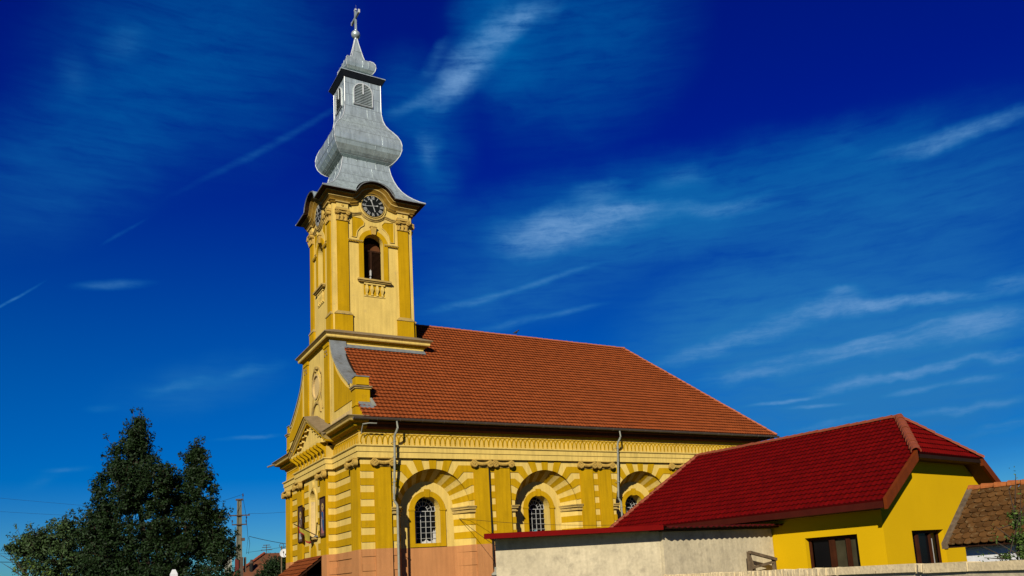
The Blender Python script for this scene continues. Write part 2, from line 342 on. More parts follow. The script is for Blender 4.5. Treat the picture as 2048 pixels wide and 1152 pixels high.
def ridge_caps(mb,a,b,r,ln,mat,seed=2):
    a=Vector(a);b=Vector(b);d=b-a;L=d.length;d.normalize();n=int(L/ln)+1; rg=random.Random(seed)
    s=d.cross(Vector((0,0,1))).normalized(); up=s.cross(d).normalized()
    for i in range(n):
        p0=a+d*(i*ln); p1=a+d*min((i+1)*ln+.05,L); r0=r*1.22; r1=r*.92; vs=[]
        o=rg.uniform(-.008,.008)
        for p,rr in((p0,r0),(p1,r1)):
            for k in range(9):
                t=pi*(-.08+1.16*k/8); vs.append(tuple(p+s*(rr*math.cos(t))+up*(rr*math.sin(t)*.85-.02+o)))
        for p,rr in((p0,r0*.8),):
            for k in range(9):
                t=pi*(-.08+1.16*k/8); vs.append(tuple(p+s*(rr*math.cos(t))+up*(rr*math.sin(t)*.85-.02+o)))
        mb.add(vs,[(k,k+1,10+k,9+k) for k in range(8)]+[(18+k,19+k,k+1,k) for k in range(8)],mat,rg.random())
# ------------------------------------------------------------------ setting
def ground():
    mb=MB(); n=24; S=900
    g=bpy.data.meshes.new('ground'); bm=bmesh.new(); bmesh.ops.create_grid(bm,x_segments=n,y_segments=n,size=S)
    bm.to_mesh(g); bm.free(); o=bpy.data.objects.new('ground',g); COL.objects.link(o); o.location=(0,0,GZ)
    g.materials.append(M('dry_grass_ground',(.09,.095,.035),.95,.35,.6,.3,8,stain=((.17,.13,.08),.5,.7,.3)))
    tag(o,'flat ground of dry grass and earth under the church and houses','ground',kind='structure')
ground()
# ------------------------------------------------------------------ church
YC=5.92; TX=2.12                    # facade axis, tower axis
PK=2.97                             # top of the pink dado
ZB=[6.33-.28*k for k in range(26)]
side=lambda u,w,z:(u,-w,z)
west=lambda u,w,z:(-w,u,z)
church=thing('church','yellow and cream baroque church with red tile roof and grey metal onion spire','church',(0,0,GZ))
def courses(mb,u0,u1,w0,ztop=6.45,zbot=GZ,pr=.03,skip=None):
    """banded plaster: ochre (or pink) courses stand proud of pale ones"""
    for k in range(len(ZB)-1):
        z1,z0=ZB[k],ZB[k+1]
        if k%2 or z0<GZ: continue
        if skip and z0<skip[1] and z1>skip[0]: continue
        mb.box((u0,w0-.02,z0),(u1,w0+pr,z1),OCH if z0>PK-.05 else PNK)
    # nothing else: the pale wall itself shows between
def split_box(mb,a,b,top,bot=None,zc=PK):
    """box whose part below the dado line is pink"""
    mb.box(a,(b[0],b[1],zc),bot or PNK); mb.box((a[0],a[1],zc),b,top)
# --- cores
w=MB()
w.box((.4,1.36,GZ),(21.95,11.85,7.7),CRE); w.box((21.9,.02,GZ),(22.0,1.4,7.7),CRE)
w.box((.02,.02,6.5),(21.95,1.5,7.65),CRE)
w.box((.02,.02,GZ),(.06,11.85,PK),PNK); w.box((.02,.02,PK),(.06,11.85,7.7),CRE); w.box((.06,.06,GZ),(.45,1.4,7.6),CRE)
w.box((.06,1.4,GZ),(.42,11.8,7.6),CRE)
w.build('nave_wall',church)
# --- entablature round the whole building
loop=[(22,0),(0,0),(0,3.45),(-.3,3.45),(-.3,8.4),(0,8.4),(0,11.88),(22,11.88)]
e=MB(); sweep(e,loop,[(.14,6.585),(.14,6.82),(.175,6.825),(.175,7.03),(.215,7.035),(.235,7.06),(.235,7.10),(.05,7.115)],CRE,True,-.02)
e.build('architrave',church)
e=MB(); sweep(e,loop,[(.05,7.116),(.05,7.64)],M('frieze_cream',(.70,.47,.10),.9,.12,2,.1,40,streak=.15),True,-.02)
fr=e.build('frieze',church)
def frieze_arcs(frm,u0,u1,w0):
    mb=MB(frm); p=.2265; n=max(1,int(round((u1-u0)/p))); p=(u1-u0)/n
    for i in range(-1,n):
        uc=u0+(i+1)*p; pts=[]
        for k in range(13):
            t=pi-pi*k/12; u=uc+p*.97*math.cos(t); z=7.22+.345*(math.sin(t)**.75 if math.sin(t)>0 else 0)
            if u0<=u<=u1: pts.append((u,z))
        if len(pts)>1: moulding(mb,pts,[(w0-.01,-.021),(w0+.026,-.018),(w0+.026,.018),(w0-.01,.021)],OCH)
    for i in range(n+1):
        u=min(max(u0+i*p,u0+.04),u1-.04)
        mb.ext([(u-.016,7.225),(u+.016,7.225),(u+.026,7.19),(u,7.14),(u-.026,7.19)],w0-.01,w0+.026,OCH)
    return mb
for frm,a,b,w0 in ((side,.0,22,.05),(west,0,3.40,.05),(west,8.45,11.88,.05)):
    frieze_arcs(frm,a,b,w0).build('arcade_relief',fr)
CORN=[(.05,7.64),(.10,7.66),(.13,7.74),(.30,7.80),(.33,7.83),(.33,7.93),(.52,7.97),(.55,8.0),(.56,8.07),(.63,8.14),(.66,8.16),(.66,8.19),(.0,8.27)]
cm=[OCH,OCH,OCH,OCH,OCH,OCH,OCH,TRI,TRI,TRI,DRT,DRT]
e=MB(); sweep(e,[(.22,0),(0,0),(0,3.44)],CORN,cm,False,-.02); e.build('cornice',church)
BRC=M('brown_eaves_paint',(.15,.045,.018),.8,.25,3,.06,30,streak=.15)
SCORN=[(.05,7.641),(.09,7.66),(.11,7.74),(.22,7.79),(.25,7.82),(.25,7.94),(.40,7.98),(.42,8.04),(.0,8.07)]
e=MB(); sweep(e,[(22,0),(.23,0)],SCORN,[OCH,OCH,BRC,BRC,BRC,BRC,BRC,BRC,BRC],False,-.02); e.build('cornice',church)
e=MB(); sweep(e,[(0,8.41),(0,11.88),(22,11.88)],CORN,cm,False,-.02); e.build('cornice',church)
# --- Ionic capital
CAPM=M('capital_plaster',(.56,.36,.08),.9,.25,6,.1,40,stain=((.26,.14,.03),.56,.74,7))
def volute(mb,u,w0,w1,z,r,sgn,mat):
    mb.disc(u,z,r,w0,w1,mat,18)
    pts=[]
    for k in range(27):
        t=k/26; a=sgn*(t*4.2*pi)+pi/2; rr=r*(.97-.80*t); pts.append((u+rr*math.cos(a),w1+.006,z+rr*math.sin(a)))
    mb.tube(pts,r*.11,mat,5)
    mb.disc(u,z,r*.2,w1,w1+.03,mat,8)
def capital(frm,u0,u1,w0,parent,zt=6.583,h=.24):
    mb=MB(frm); r=.15; zc=zt-.05-r; f=w0+.17
    mb.box((u0-.07,w0-.12,zt-.045),(u1+.07,w0+.16,zt-.003),CAPM)
    for s,u in((1,u0-.03),(-1,u1+.03)): volute(mb,u,w0+.01,f,zc,r,s,CAPM)
    pts=[(u0+.08+(u1-u0-.16)*k/8,w0+.10+.02*math.sin(pi*k/8),zc+.02-.035*math.sin(pi*k/8)) for k in range(9)]
    mb.tube(pts,.075,CAPM,8)
    for k in range(1,8):
        p=pts[k]; mb.tube([(p[0]-.012,p[1],p[2]),(p[0]+.012,p[1],p[2])],.083,CAPM,8)
    mb.box((u0-.02,w0-.1,zc-.15),(u1+.02,w0+.045,zc-.11),CAPM)
    mb.box((u0,w0-.1,zc-.11),(u1,w0+.02,zt-.06),CAPM)
    return mb.build('capital',parent,True)
def pilaster(frm,u0,u1,w0,w1):
    mb=MB(frm); split_box(mb,(u0,w0-.02,GZ),(u1,w1,6.58),OCH)
    o=mb.build('pilaster',church); capital(frm,u0,u1,w1,o); return o
for a,b in((.54,1.21),(4.90,5.58),(5.90,6.61),(10.31,11.0),(11.32,12.02),(15.73,16.41),(16.73,17.43),(21.1,21.8)):
    pilaster(side,a,b,.0,.11)
pilaster(west,.03,.92,0,.12); pilaster(west,10.96,11.85,0,.12)
pilaster(west,3.47,4.36,.3,.40); pilaster(west,7.49,8.38,.3,.40)
# --- corner strip and pair strips on the side wall
def strip(u0,u1):
    mb=MB(side); split_box(mb,(u0,-.3,GZ),(u1,0,6.58),CRE); courses(mb,u0,u1,0); return mb.build('banded_strip',church)
strip(.0,.54)
for a,b in((5.58,5.90),(11.0,11.32),(16.41,16.73),(21.8,22.0)): strip(a,b)
# --- arched bays
def bay(uc):
    frm=lambda u,w_,z:(uc+u,-w_,z)
    mb=MB(frm); zc=4.55; r1=1.62; r2=1.18; d=-.75; HW=1.85; ZT=6.58; step=180/19; 
    th=[i*step for i in range(20)]
    def bound(i):
        """points of joint i from the arch edge to the outline"""
        t=R(th[i]); c,sn=math.cos(t),math.sin(t); p=[(r1*c,zc+r1*sn)]
        if i in(0,19): return p+[(math.copysign(HW,c),zc)]
        lev=None
        if i<=6: lev=4.65+.28*i
        if i>=13: lev=4.65+.28*(19-i)
        if lev:
            x=(lev-zc)/math.tan(t)
            if abs(x)>=HW: return p+[(math.copysign(HW,c),zc+HW*abs(math.tan(t)))]
            if abs(x)<=abs(p[0][0])+.01: return p+[(math.copysign(HW,c),p[0][1]+.04)]
            return p+[(x,lev),(math.copysign(HW,c),lev)]
        x=(ZT-zc)/math.tan(t); return p+[(x,ZT)]
    for i in range(19):
        a=bound(i); b=bound(i+1); och=i%2==1; mat=OCH if och else CRE; wf=.03 if och else 0.
        arc=[(r1*math.cos(R(th[i]+(th[i+1]-th[i])*k/3)),zc+r1*math.sin(R(th[i]+(th[i+1]-th[i])*k/3))) for k in range(4)]
        corner=[]
        ea,eb=a[-1],b[-1]
        if abs(ea[0]-HW)<1e-6 and abs(eb[1]-ZT)<1e-6: corner=[(HW,ZT)]
        if abs(ea[1]-ZT)<1e-6 and abs(eb[0]+HW)<1e-6: corner=[(-HW,ZT)]
        poly=a+corner+b[::-1]+arc[1:-1][::-1]
        mb.ext(poly,-.06,wf,mat)
        n=4; A=[(u,wf,z) for u,z in arc]; B=[(u*r2/r1,d,zc+(z-zc)*r2/r1) for u,z in arc]
        off=[(u*1.04,wf,zc+(z-zc)*1.04) for u,z in arc]
        q_=(1.028 if och else 1.034); mb.add([(p[0]*q_,-.055,zc+(p[2]-zc)*q_) for p in A]+B,[(k,k+1,n+k+1,n+k) for k in range(n-1)],mat)
    for s in(1,-1):
        P=lambda u0,u1,wf:[(s*u0,wf),(s*HW,wf),(s*HW,d),(s*u1,d)]
        for k in range(len(ZB)-1):
            z1,z0=ZB[k],ZB[k+1]
            if z1>4.38 or z0<GZ-.3: continue
            och=k%2==0; pink=z0<PK-.05
            mb.extz(P(r1-(.02 if och else 0),r2,.03 if och else 0),z0,z1,(PNK if pink else OCH) if och else (PNK if pink else CRE))
        for z0,z1,x in((4.33,4.38,.07),(4.38,4.47,.03),(4.47,4.53,.10),(4.53,4.56,.12),(4.56,4.60,.15)):
            mb.extz([(s*(r1-x),.03+x),(s*(HW+.005),.03+x),(s*(HW+.005),d),(s*(r2-x*.8),d)],z0,z1,TRI)
    for z0,z1,mat in((GZ,PK,PNK),):
        arch_wall(mb,-1.3,1.3,z0,z1,0,4.53,.56,PK,d-.6,d,mat) if False else mb.ext([(-1.3,z0),(1.3,z0),(1.3,z1),(-1.3,z1)],d-.6,d,mat)
    arch_wall(mb,-1.35,1.35,PK,6.0,0,4.53,.57,3.13,d-.6,d,CRE)
    o=mb.build('arched_bay',church)
    # window: painted surround, reveal, grille, panes, curtain
    f=MB(frm); wf=d+.05
    ring(f,0,4.53,.575,.80,180,0,d-.02,wf,OCH)
    for s in(1,-1):
        f.box((min(s*.575,s*.80),d-.02,2.99),(max(s*.575,s*.80),wf,4.53),OCH)
        f.box((min(s*.56,s*.83),d-.02,4.50),(max(s*.56,s*.83),wf+.025,4.58),OCH)
    f.box((-.575,d-.02,2.99),(.575,wf,3.14),OCH)
    f.ext([(-.09,5.06),(.09,5.06),(.12,5.40),(-.12,5.40)],d-.02,wf+.03,OCH)
    win=f.build('arched_window',church)
    f=MB(frm); q=d-.50
    pan=[(-.56,3.13),(.56,3.13)]+arch(0,4.53,.56,16,0,180)
    f.ext(pan,q-.06,q-.03,GLS); f.build('pane',win)
    f=MB(frm); t=.0105
    for u in(-.34,-.115,.115,.34): f.box((u-t,q,3.13),(u+t,q+.03,4.50),CHR)
    for k in range(1,6): z=3.13+k*.235; f.box((-.56,q,z-t*.8),(.56,q+.028,z+t*.8),CHR)
    f.box((-.56,q,4.50),(.56,q+.028,4.53),CHR)
    ring(f,0,4.53,.20,.222,180,0,q,q+.028,CHR,12); ring(f,0,4.53,.39,.41,180,0,q,q+.028,CHR,14); ring(f,0,4.53,.54,.57,180,0,q,q+.03,CHR,14)
    for a in(22,45,67,90,113,135,158):
        c,s=math.cos(R(a)),math.sin(R(a)); nx,nz=-s*.008,c*.008
        f.ext([(.21*c+nx,4.53+.21*s+nz),(.55*c+nx,4.53+.55*s+nz),(.55*c-nx,4.53+.55*s-nz),(.21*c-nx,4.53+.21*s-nz)],q,q+.026,CHR)
    f.build('window_grille',win)
    return win
def drape(frm,u0,u1,z0,z1,q,mat,parent,amp=.025):
    f=MB(frm); n=36
    a=[(u0+(u1-u0)*k/n,q+amp*math.sin(k*1.7)+amp*.4*math.sin(k*.61)) for k in range(n+1)]
    vs=[(u,w_,z0) for u,w_ in a]+[(u,w_+.01,z1-.10*abs(math.sin(k*.17+1))) for k,(u,w_) in enumerate(a)]
    f.add(vs,[(k,k+1,n+2+k,n+1+k) for k in range(n)],mat); return f.build('curtain',parent,True,recalc=False)
for i,uc in enumerate((3.055,8.46,13.875,19.265)):
    win=bay(uc)
    if i==0:
        drape(lambda u,w_,z:(uc+u,-w_,z),-.1,.55,3.13,3.34,-1.268,CUR,win,.008); drape(lambda u,w_,z:(uc+u,-w_,z),.43,.56,3.13,3.75,-1.262,CUR,win,.006)
    if i==1: drape(lambda u,w_,z:(uc+u,-w_,z),-.40,.15,3.13,3.62,-1.268,CUT,win,.008)
# --- west front: banded fields, projecting centre bay, blind niche
mb=MB(west)
courses(mb,.92,3.44,-.01); mb.build('banded_field',church); mb=MB(west); courses(mb,8.41,10.96,-.01)
mb.build('banded_field',church)
mb=MB(west)
mb.box((3.45,-.03,GZ),(4.36,.3,PK),PNK); mb.box((3.45,-.03,PK),(4.36,.3,6.58),CRE)
mb.box((7.49,-.03,GZ),(8.4,.3,PK),PNK); mb.box((7.49,-.03,PK),(8.4,.3,6.58),CRE)
mb.box((4.36,-.03,GZ),(7.49,.27,PK),PNK)
arch_wall(mb,4.36,7.49,PK,6.58,YC,5.50,.48,3.86,-.03,.27,CRE)
for k in range(0,len(ZB)-1,2):                      # banding on the returns of the centre bay and beside the niche
    z1,z0=ZB[k],ZB[k+1]
    if z0<GZ: continue
    m=OCH if z0>PK-.05 else PNK
    mb.box((3.42,0,z0),(3.46,.302,z1),m); mb.box((8.39,0,z0),(8.43,.302,z1),m)
    if z0>2.9: mb.box((4.36,.25,z0),(5.12,.30,z1),m); mb.box((6.72,.25,z0),(7.49,.30,z1),m)
mb.build('centre_bay',church)
mb=MB(west)
ring(mb,YC,5.50,.48,.60,180,0,.25,.33,CRE); 
for s in(-1,1): mb.box((YC+s*.54-.06,.25,3.86),(YC+s*.54+.06,.33,5.5),CRE)
mb.box((YC-.70,.2,3.74),(YC+.70,.42,3.83),TRI); mb.box((YC-.5,.0,3.83),(YC+.5,.34,3.88),DRT)
mb.disc(YC,6.20,.20,.27,.36,CRE,16)
# the shallow curved back of the niche
n=12; vs=[]
prof=[(YC+.48*math.cos(pi*k/n),.02+.0-.0) for k in range(n+1)]
cols=[(u,.27-.25*math.sin(pi*k/n)) for k,(u,_) in enumerate(prof)]
for z in(3.86,5.5): vs+= [(u,w_,z) for u,w_ in cols]
mb.add(vs,[(k,k+1,n+2+k,n+1+k) for k in range(n)],LIM)
mb.ext([(YC-.46,2.6),(YC+.46,2.6)]+arch(YC,3.2,.46,10,0,180,.38),.26,.305,OCH)
mb.build('blind_niche',church,)
# consoles under the pediment
cs=[]
for k in range(9):
    u=3.62+k*(8.23-3.62)/8
    c=MB(west); pr=[(.33,7.12),(.37,7.13),(.40,7.20),(.38,7.30),(.42,7.40),(.55,7.52),(.68,7.60),(.74,7.68),(.72,7.76),(.33,7.76)]
    c.loft([(u-.09,a,b) for a,b in pr],[(u+.09,a,b) for a,b in pr],OCH)
    c.tube([(u-.10,.64,7.69),(u+.10,.64,7.69)],.065,OCH,10); c.tube([(u-.10,.375,7.2),(u+.10,.375,7.2)],.045,OCH,8)
    c.build('console',church)
# pediment
mb=MB(west); hw=3.13; zb=7.78; za=9.36
mb.box((YC-2.62,.28,7.76),(YC+2.62,.62,7.90),CRE); mb.box((YC-2.55,.3,7.64),(YC+2.55,.36,7.77),OCH)
mb.ext([(YC-2.5,7.90),(YC+2.5,7.90),(YC,9.15)],.0,.34,CRE)
sl=math.atan2(za-8.02,hw)
for s in(-1,1):
    rake=[(YC+s*hw,8.02-.0),(YC,za)]
    if s==1: rake=rake[::-1]
    moulding(mb,rake,[(.05,-.02),(.66,-.02),(.66,-.06),(.60,-.09),(.60,-.17),(.52,-.22),(.05,-.26)],TRI)
    moulding(mb,rake,[(.45,-.225),(.54,-.22),(.54,-.30),(.05,-.33),(.05,-.24)],OCH)
    for k in range(6):                              # modillions under the raking cornice
        t=.14+k*.145; u=YC+s*hw*(1-t); z=8.02+(za-8.02)*t-.30
        mb.box((u-.085,.3,z-.10),(u+.085,.52,z+.02),CRE); mb.box((u-.085,.46,z-.15),(u+.085,.52,z+.02),CRE)
mb.build('pediment',church)
mb=MB(west)
mb.add([(YC-hw-.05,.70,8.01),(YC,.70,za+.02),(YC,-.02,za+.10),(YC-hw-.05,-.02,8.30)],[(0,1,2,3)],DRT)
mb.add([(YC+hw+.05,.70,8.01),(YC,.70,za+.02),(YC,-.02,za+.10),(YC+hw+.05,-.02,8.30)],[(3,2,1,0)],DRT)
mb.build('pediment_roof',church,recalc=False)
# --- attic gable with volutes
XA=-.05
def volute_curve(s):
    pts=[(3.69,12.53),(3.56,12.2),(3.44,11.9),(3.22,11.55),(2.95,11.25),(2.62,10.95),(2.30,10.70),(1.95,10.45),(1.55,10.2),(1.22,10.0),(.95,9.86),(.72,9.72)]
    return [(y if s<0 else 2*YC-y,z) for y,z in pts]
mb=MB(west)
for s in(-1,1):
    c=volute_curve(s); Y=lambda y:(y if s<0 else 2*YC-y)
    mb.ext(c+[(Y(.55),9.62),(Y(.15),9.62),(Y(.15),8.2),(Y(3.7),8.2)],-.5,-XA*0+.04,CRE)
    # ochre field, kept back from the edge
    inn=[(Y(3.22),11.35),(Y(2.95),10.93),(Y(2.62),10.62),(Y(2.25),10.33),(Y(1.85),10.07),(Y(1.45),9.82),(Y(1.0),9.62),(Y(.62),9.50),(Y(.62),9.08),(Y(3.22),9.08)]
    mb.ext(inn,.02,.065,OCH)
    moulding(mb,c,[(-.0,-.0),(.07,0),(.07,-.10),(.0,-.10)] if s>0 else [(-.0,-.0),(.07,0),(.07,.10),(.0,.10)],CRE)
    mb.box((min(Y(.15),Y(3.7)),.0,8.2),(max(Y(.15),Y(3.7)),.06,8.72),LIM)
    mb.build('attic_gable',church); mb=MB(west)
for s in(-1,1):
    Y=lambda y:(y if s<0 else 2*YC-y); c=volute_curve(s)[:-1]
    mb=MB(west); t=.05 if s<0 else -.05
    sg=-1 if s<0 else 1
    moulding(mb,c,[(.11,.0),(.11,.045*sg),(-.62,.045*sg),(-.62,0)],LEAD)
    moulding(mb,c,[(.12,-.012*sg),(.12,.055*sg),(.10,.055*sg),(.10,-.012*sg)],PIPE)
    e0=c[-1]; mb.tube([(e0[0],.13,e0[1]-.02),(e0[0],-.62,e0[1]-.02)],.075,LEAD,10)
    mb.build('volute_capping',church)
    mb=MB(west); a,b=(Y(.12),Y(.62)); a,b=min(a,b),max(a,b)
    mb.box((a,-.5,8.2),(b,.09,8.72),OCH)
    mb.loft([(a-.05,-.5,8.72),(b,-.5,8.72),(b,.12,8.72),(a-.05,.12,8.72)],[(a,-.5,8.86),(b,-.5,8.86),(b,.09,8.86),(a,.09,8.86)],OCH)
    mb.box((a,-.5,8.86),(b,.09,9.44),OCH)
    mb.box((a-.05,-.55,9.44),(b+.03,.14,9.50),TRI); mb.box((a-.09,-.58,9.50),(b+.05,.18,9.56),DRT)
    mb.box((a+.03,-.48,9.56),(b-.03,.07,9.95),OCH); mb.box((a+.0,-.50,9.95),(b+.0,.10,9.99),LEAD)
    mb.build('gable_post',church)
# central attic block carrying the tower
BX0,BX1,BY0,BY1=XA,4.33,3.66,2*YC-3.66
mb=MB(); mb.box((BX0,BY0,8.1),(BX1,BY1,12.5),CRE); mb.build('tower_base',church)
mb=MB(west)
for s in(-1,1):
    u=YC+s*1.76; mb.box((u-.36,.03,8.7),(u+.36,.12,12.40),OCH); mb.box((u-.40,.03,12.22),(u+.40,.15,12.38),OCH)
    for r_,du in((0,-.1),(0,.1),(1,-.18),(1,.18)): mb.box((u+du-.04,.12,12.0-.17*r_),(u+du+.04,.15,12.09-.17*r_),DRT)
    mb.box((YC+s*2.2-.06,.03,8.4),(YC+s*2.2+.06,.08,12.4),CRE)
    mb.build('attic_pilaster',church); mb=MB(west)
mb=MB(west); zo=10.82
ring(mb,YC,zo,.50,.58,0,360,.03,.13,LIM,28,1.04); ring(mb,YC,zo,.58,.68,0,360,.03,.09,CRE,28,1.04)
ring(mb,YC,zo+.05,.80,.86,150,30,.03,.11,TRI,18,1.05)
for du,dz in((0,.86),(-.16,.80),(.16,.80),(0,.70)): mb.box((YC+du-.06,.03,zo+dz),(YC+du+.06,.16,zo+dz+.09),TRI)
for s in(-1,1): mb.tube([(YC+s*.74,.08,zo+.45),(YC+s*.80,.08,zo),(YC+s*.66,.08,zo-.45),(YC+s*.78,.08,zo-.85),(YC+s*.95,.08,zo-1.2)],.035,TRI,6)
ring(mb,YC,zo-1.42,.62,.72,170,10,.03,.12,TRI,16,1.)
o=mb.build('oval_window',church)
mb=MB(west); n=28
vs=[(YC+.5*math.cos(2*pi*k/n),.052,zo+.52*math.sin(2*pi*k/n)) for k in range(n)]+[(YC+.36*math.cos(2*pi*k/n),.05,zo-.02+.40*math.sin(2*pi*k/n)) for k in range(n)]
mb.ext([(YC+.5*math.cos(2*pi*k/n),zo+.52*math.sin(2*pi*k/n)) for k in range(n)],.02,.055,LIM)
mb.build('blind_panel',o)
# ledge below the belfry
LEDGE=[(.0,12.40),(.05,12.43),(.09,12.50),(.22,12.54),(.25,12.58),(.25,12.66),(.32,12.72),(.36,12.75),(.36,12.79),(-.2,13.04)]
mb=MB(); sweep(mb,[(BX1,BY0),(BX0,BY0),(BX0,BY1),(BX1,BY1)],LEDGE,[OCH,OCH,OCH,CRE,CRE,TRI,TRI,DRT,DRT],True,-.6)
mb.build('tower_ledge',church)
mb=MB(); mb.box((BX0+.3,BY0-.035,12.10),(BX1+.03,BY0+.02,12.32),LEAD)
mb.add([(.5,BY0-.20,12.13),(BX1+.05,BY0-.20,12.13),(BX1+.05,BY0-.02,12.32),(.5,BY0-.02,12.32)],[(0,1,2,3)],LEAD); mb.build('flashing',church)
# ------------------------------------------------------------------ belfry
BRO=M('shaded_weathered_ochre',(.27,.15,.018),.92,.28,3,.1,40,streak=.2,stain=((.10,.065,.03),.52,.75,4))  # ochre browned by dirt and by eave shade put into its colour
mb=MB(); H=1.93
mb.box((TX-H,YC-H,12.9),(TX+H,YC-1.2,19.6),CRE) if False else None
def face(k):
    a=pi/2*k; ux,uy=math.cos(a),math.sin(a)          # k=0: south face (-Y), k=3: west face (-X)
    ox,oy=math.sin(a),-math.cos(a)
    return lambda u,w_,z:(TX+u*ux+(H+w_)*ox, YC+u*uy+(H+w_)*oy, z)
shaft=MB()
for k in range(4):
    s_=MB(face(k)); 
    arch_wall(s_,-H+ .0,H-.0,12.9,19.55,0,17.47,.48,15.64,-.38,0,CRE) if k%2==0 else arch_wall(s_,-H+.38,H-.38,12.9,19.55,0,17.47,.48,15.64,-.38,0,CRE)
    shaft.add(s_.v,s_.f,CRE)
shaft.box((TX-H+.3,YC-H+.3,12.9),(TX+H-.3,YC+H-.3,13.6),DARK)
tower=shaft.build('belfry_shaft',church)
for k in range(4):
    F=face(k)
    # pilasters with plinth, capital and entablature block
    for s in(-1,1):
        uc=s*1.47; p=MB(F)
        p.box((uc-.26,-.02,13.98),(uc+.26,.07,18.40),OCH)
        p.box((uc-.40,-.02,12.95),(uc+.40,.10,13.82),OCH)
        p.box((uc-.42,-.02,13.82),(uc+.42,.13,13.87),TRI); p.box((uc-.36,-.02,13.87),(uc+.36,.10,13.93),TRI); p.box((uc-.30,-.02,13.93),(uc+.30,.09,13.98),TRI)
        p.box((uc-.27,-.02,19.02),(uc+.27,.10,19.26),CRE); p.box((uc-.31,-.02,18.93),(uc+.31,.14,18.97),TRI); p.box((uc-.29,-.02,18.97),(uc+.29,.12,19.02),TRI)
        p.box((uc-.33,-.02,19.26),(uc+.33,.17,19.32),TRI)
        p.disc(uc,19.14,.06,.09,.13,CAPM,8)
        po=p.build('belfry_pilaster',church)
        c=MB(F)
        c.box((uc-.27,-.02,18.40),(uc+.27,.10,18.90),CAPM); c.box((uc-.34,-.02,18.86),(uc+.34,.20,18.93),CAPM)
        for q in(-1,1):
            volute(c,uc+q*.25,.02,.20,18.76,.10,-q,CAPM)
        c.tube([(uc-.2,.13,18.80),(uc,.16,18.76),(uc+.2,.13,18.80)],.04,CAPM,6)
        for q in(-.19,0,.19):
            c.tube([(uc+q,.09,18.42),(uc+q,.13,18.52),(uc+q,.18,18.60)],.055,CAPM,6,.03)
        c.box((uc-.29,-.02,18.38),(uc+.29,.12,18.42),CAPM)
        c.build('capital',po,True)
    # arched opening: frame, sill, louvre, string courses, spandrel panels
    g=MB(F)
    ring(g,0,17.47,.485,.70,180,0,-.02,.05,OCH,18)
    for s in(-1,1): g.box((min(s*.485,s*.70),-.02,15.64),(max(s*.485,s*.70),.05,17.47),OCH)
    g.ext([(-.09,17.93),(.09,17.93),(.14,18.30),(-.14,18.30)],-.02,.13,CAPM); g.box((-.17,-.02,18.30),(.17,.15,18.34),CAPM)
    for s in(-1,1):
        a,b=sorted((s*.52,s*1.21)); g.box((a,-.02,17.50),(b,.10,17.55),TRI); g.box((a,-.02,17.44),(b,.06,17.50),TRI)
        for q in range(9): u=a+(b-a)*(q+.5)/9; g.box((u-.022,.06,17.455),(u+.022,.09,17.495),OCH)
        sp=[(1.02,17.70),(1.02,18.72),(.56,18.68),(.42,18.52),(.44,18.36),(.62,18.22),(.76,18.02),(.82,17.70)]
        sp=[(s*x,z) for x,z in sp]
        g.ext(sp,-.02,.022,OCH)
        moulding(g,sp,[(-.01,-.02),(.045,-.015),(.045,.015),(-.01,.02)],CRE,True)
    op=g.build('belfry_opening',church)
    g=MB(F); g.box((-.80,-.30,15.58),(.80,.20,15.66),TRI); g.box((-.76,-.02,15.52),(.76,.14,15.58),TRI); g.build('sill',op)
    g=MB(F)
    g.box((-.50,-.02,14.84),(.50,.03,14.90),CRE); g.box((-.50,-.02,15.42),(.50,.08,15.50),CRE); g.box((-.5,-.005,14.9),(.5,.006,15.42),OCH)
    for q in range(4):
        u=-.375+q*.25
        g.loft([(u-.05,-.02,14.90),(u+.05,-.02,14.90),(u+.05,.07,14.90),(u-.05,.07,14.90)],[(u-.03,-.02,15.00),(u+.03,-.02,15.00),(u+.03,.06,15.0),(u-.03,.06,15.0)],CRE)
        g.loft([(u-.03,-.02,15.0),(u+.03,-.02,15.0),(u+.03,.06,15.0),(u-.03,.06,15.0)],[(u-.075,-.02,15.2),(u+.075,-.02,15.2),(u+.075,.10,15.2),(u-.075,.10,15.2)],CRE)
        g.loft([(u-.075,-.02,15.2),(u+.075,-.02,15.2),(u+.075,.10,15.2),(u-.075,.10,15.2)],[(u-.04,-.02,15.42),(u+.04,-.02,15.42),(u+.04,.06,15.42),(u-.04,.06,15.42)],CRE)
    g.build('baluster_relief',op)
    g=MB(F); d=-.36
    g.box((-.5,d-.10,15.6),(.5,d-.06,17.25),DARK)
    for q in range(26):
        z=15.68+q*.06
        for a,b in((-.47,-.07),(.03,.47)): g.add([(a,d-.05,z+.035),(b,d-.05,z+.035),(b,d+.0,z),(a,d+.0,z),(a,d-.05,z+.047),(b,d-.05,z+.047),(b,d+.0,z+.012),(a,d+.0,z+.012)],[(0,1,2,3),(7,6,5,4),(3,2,6,7)],DWOOD)
    g.box((-.07,d-.06,15.6),(.03,d+.03,17.25),DWOOD); g.box((-.48,d-.06,17.22),(.48,d+.02,17.30),DWOOD)
    g.build('louvre',op)
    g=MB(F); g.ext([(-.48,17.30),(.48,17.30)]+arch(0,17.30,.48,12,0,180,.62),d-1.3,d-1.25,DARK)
    bc=g.build('bell_chamber',op); g=MB(F)
    if k in(0,3):
        g.ext([(-.30,17.30),(.48,17.30),(.48,17.45)]+[(.09+.39*math.cos(R(a)),17.40+.30*math.sin(R(a))) for a in range(0,181,15)],d-.16,d-.10,CRT)
        g.build('arched_board',op); g=MB(F)
        g.tube([(-.085,d+.10,15.80),(-.08,d+.10,15.92)],.04,CHR,8); g.tube([(-.07,d+.10,15.98),(-.07,d+.10,16.24)],.05,CHR,8)
        g.tube([(-.078,d+.10,15.70),(-.07,d+.10,16.3)],.012,CHR,6); g.build('white_fitting',op)
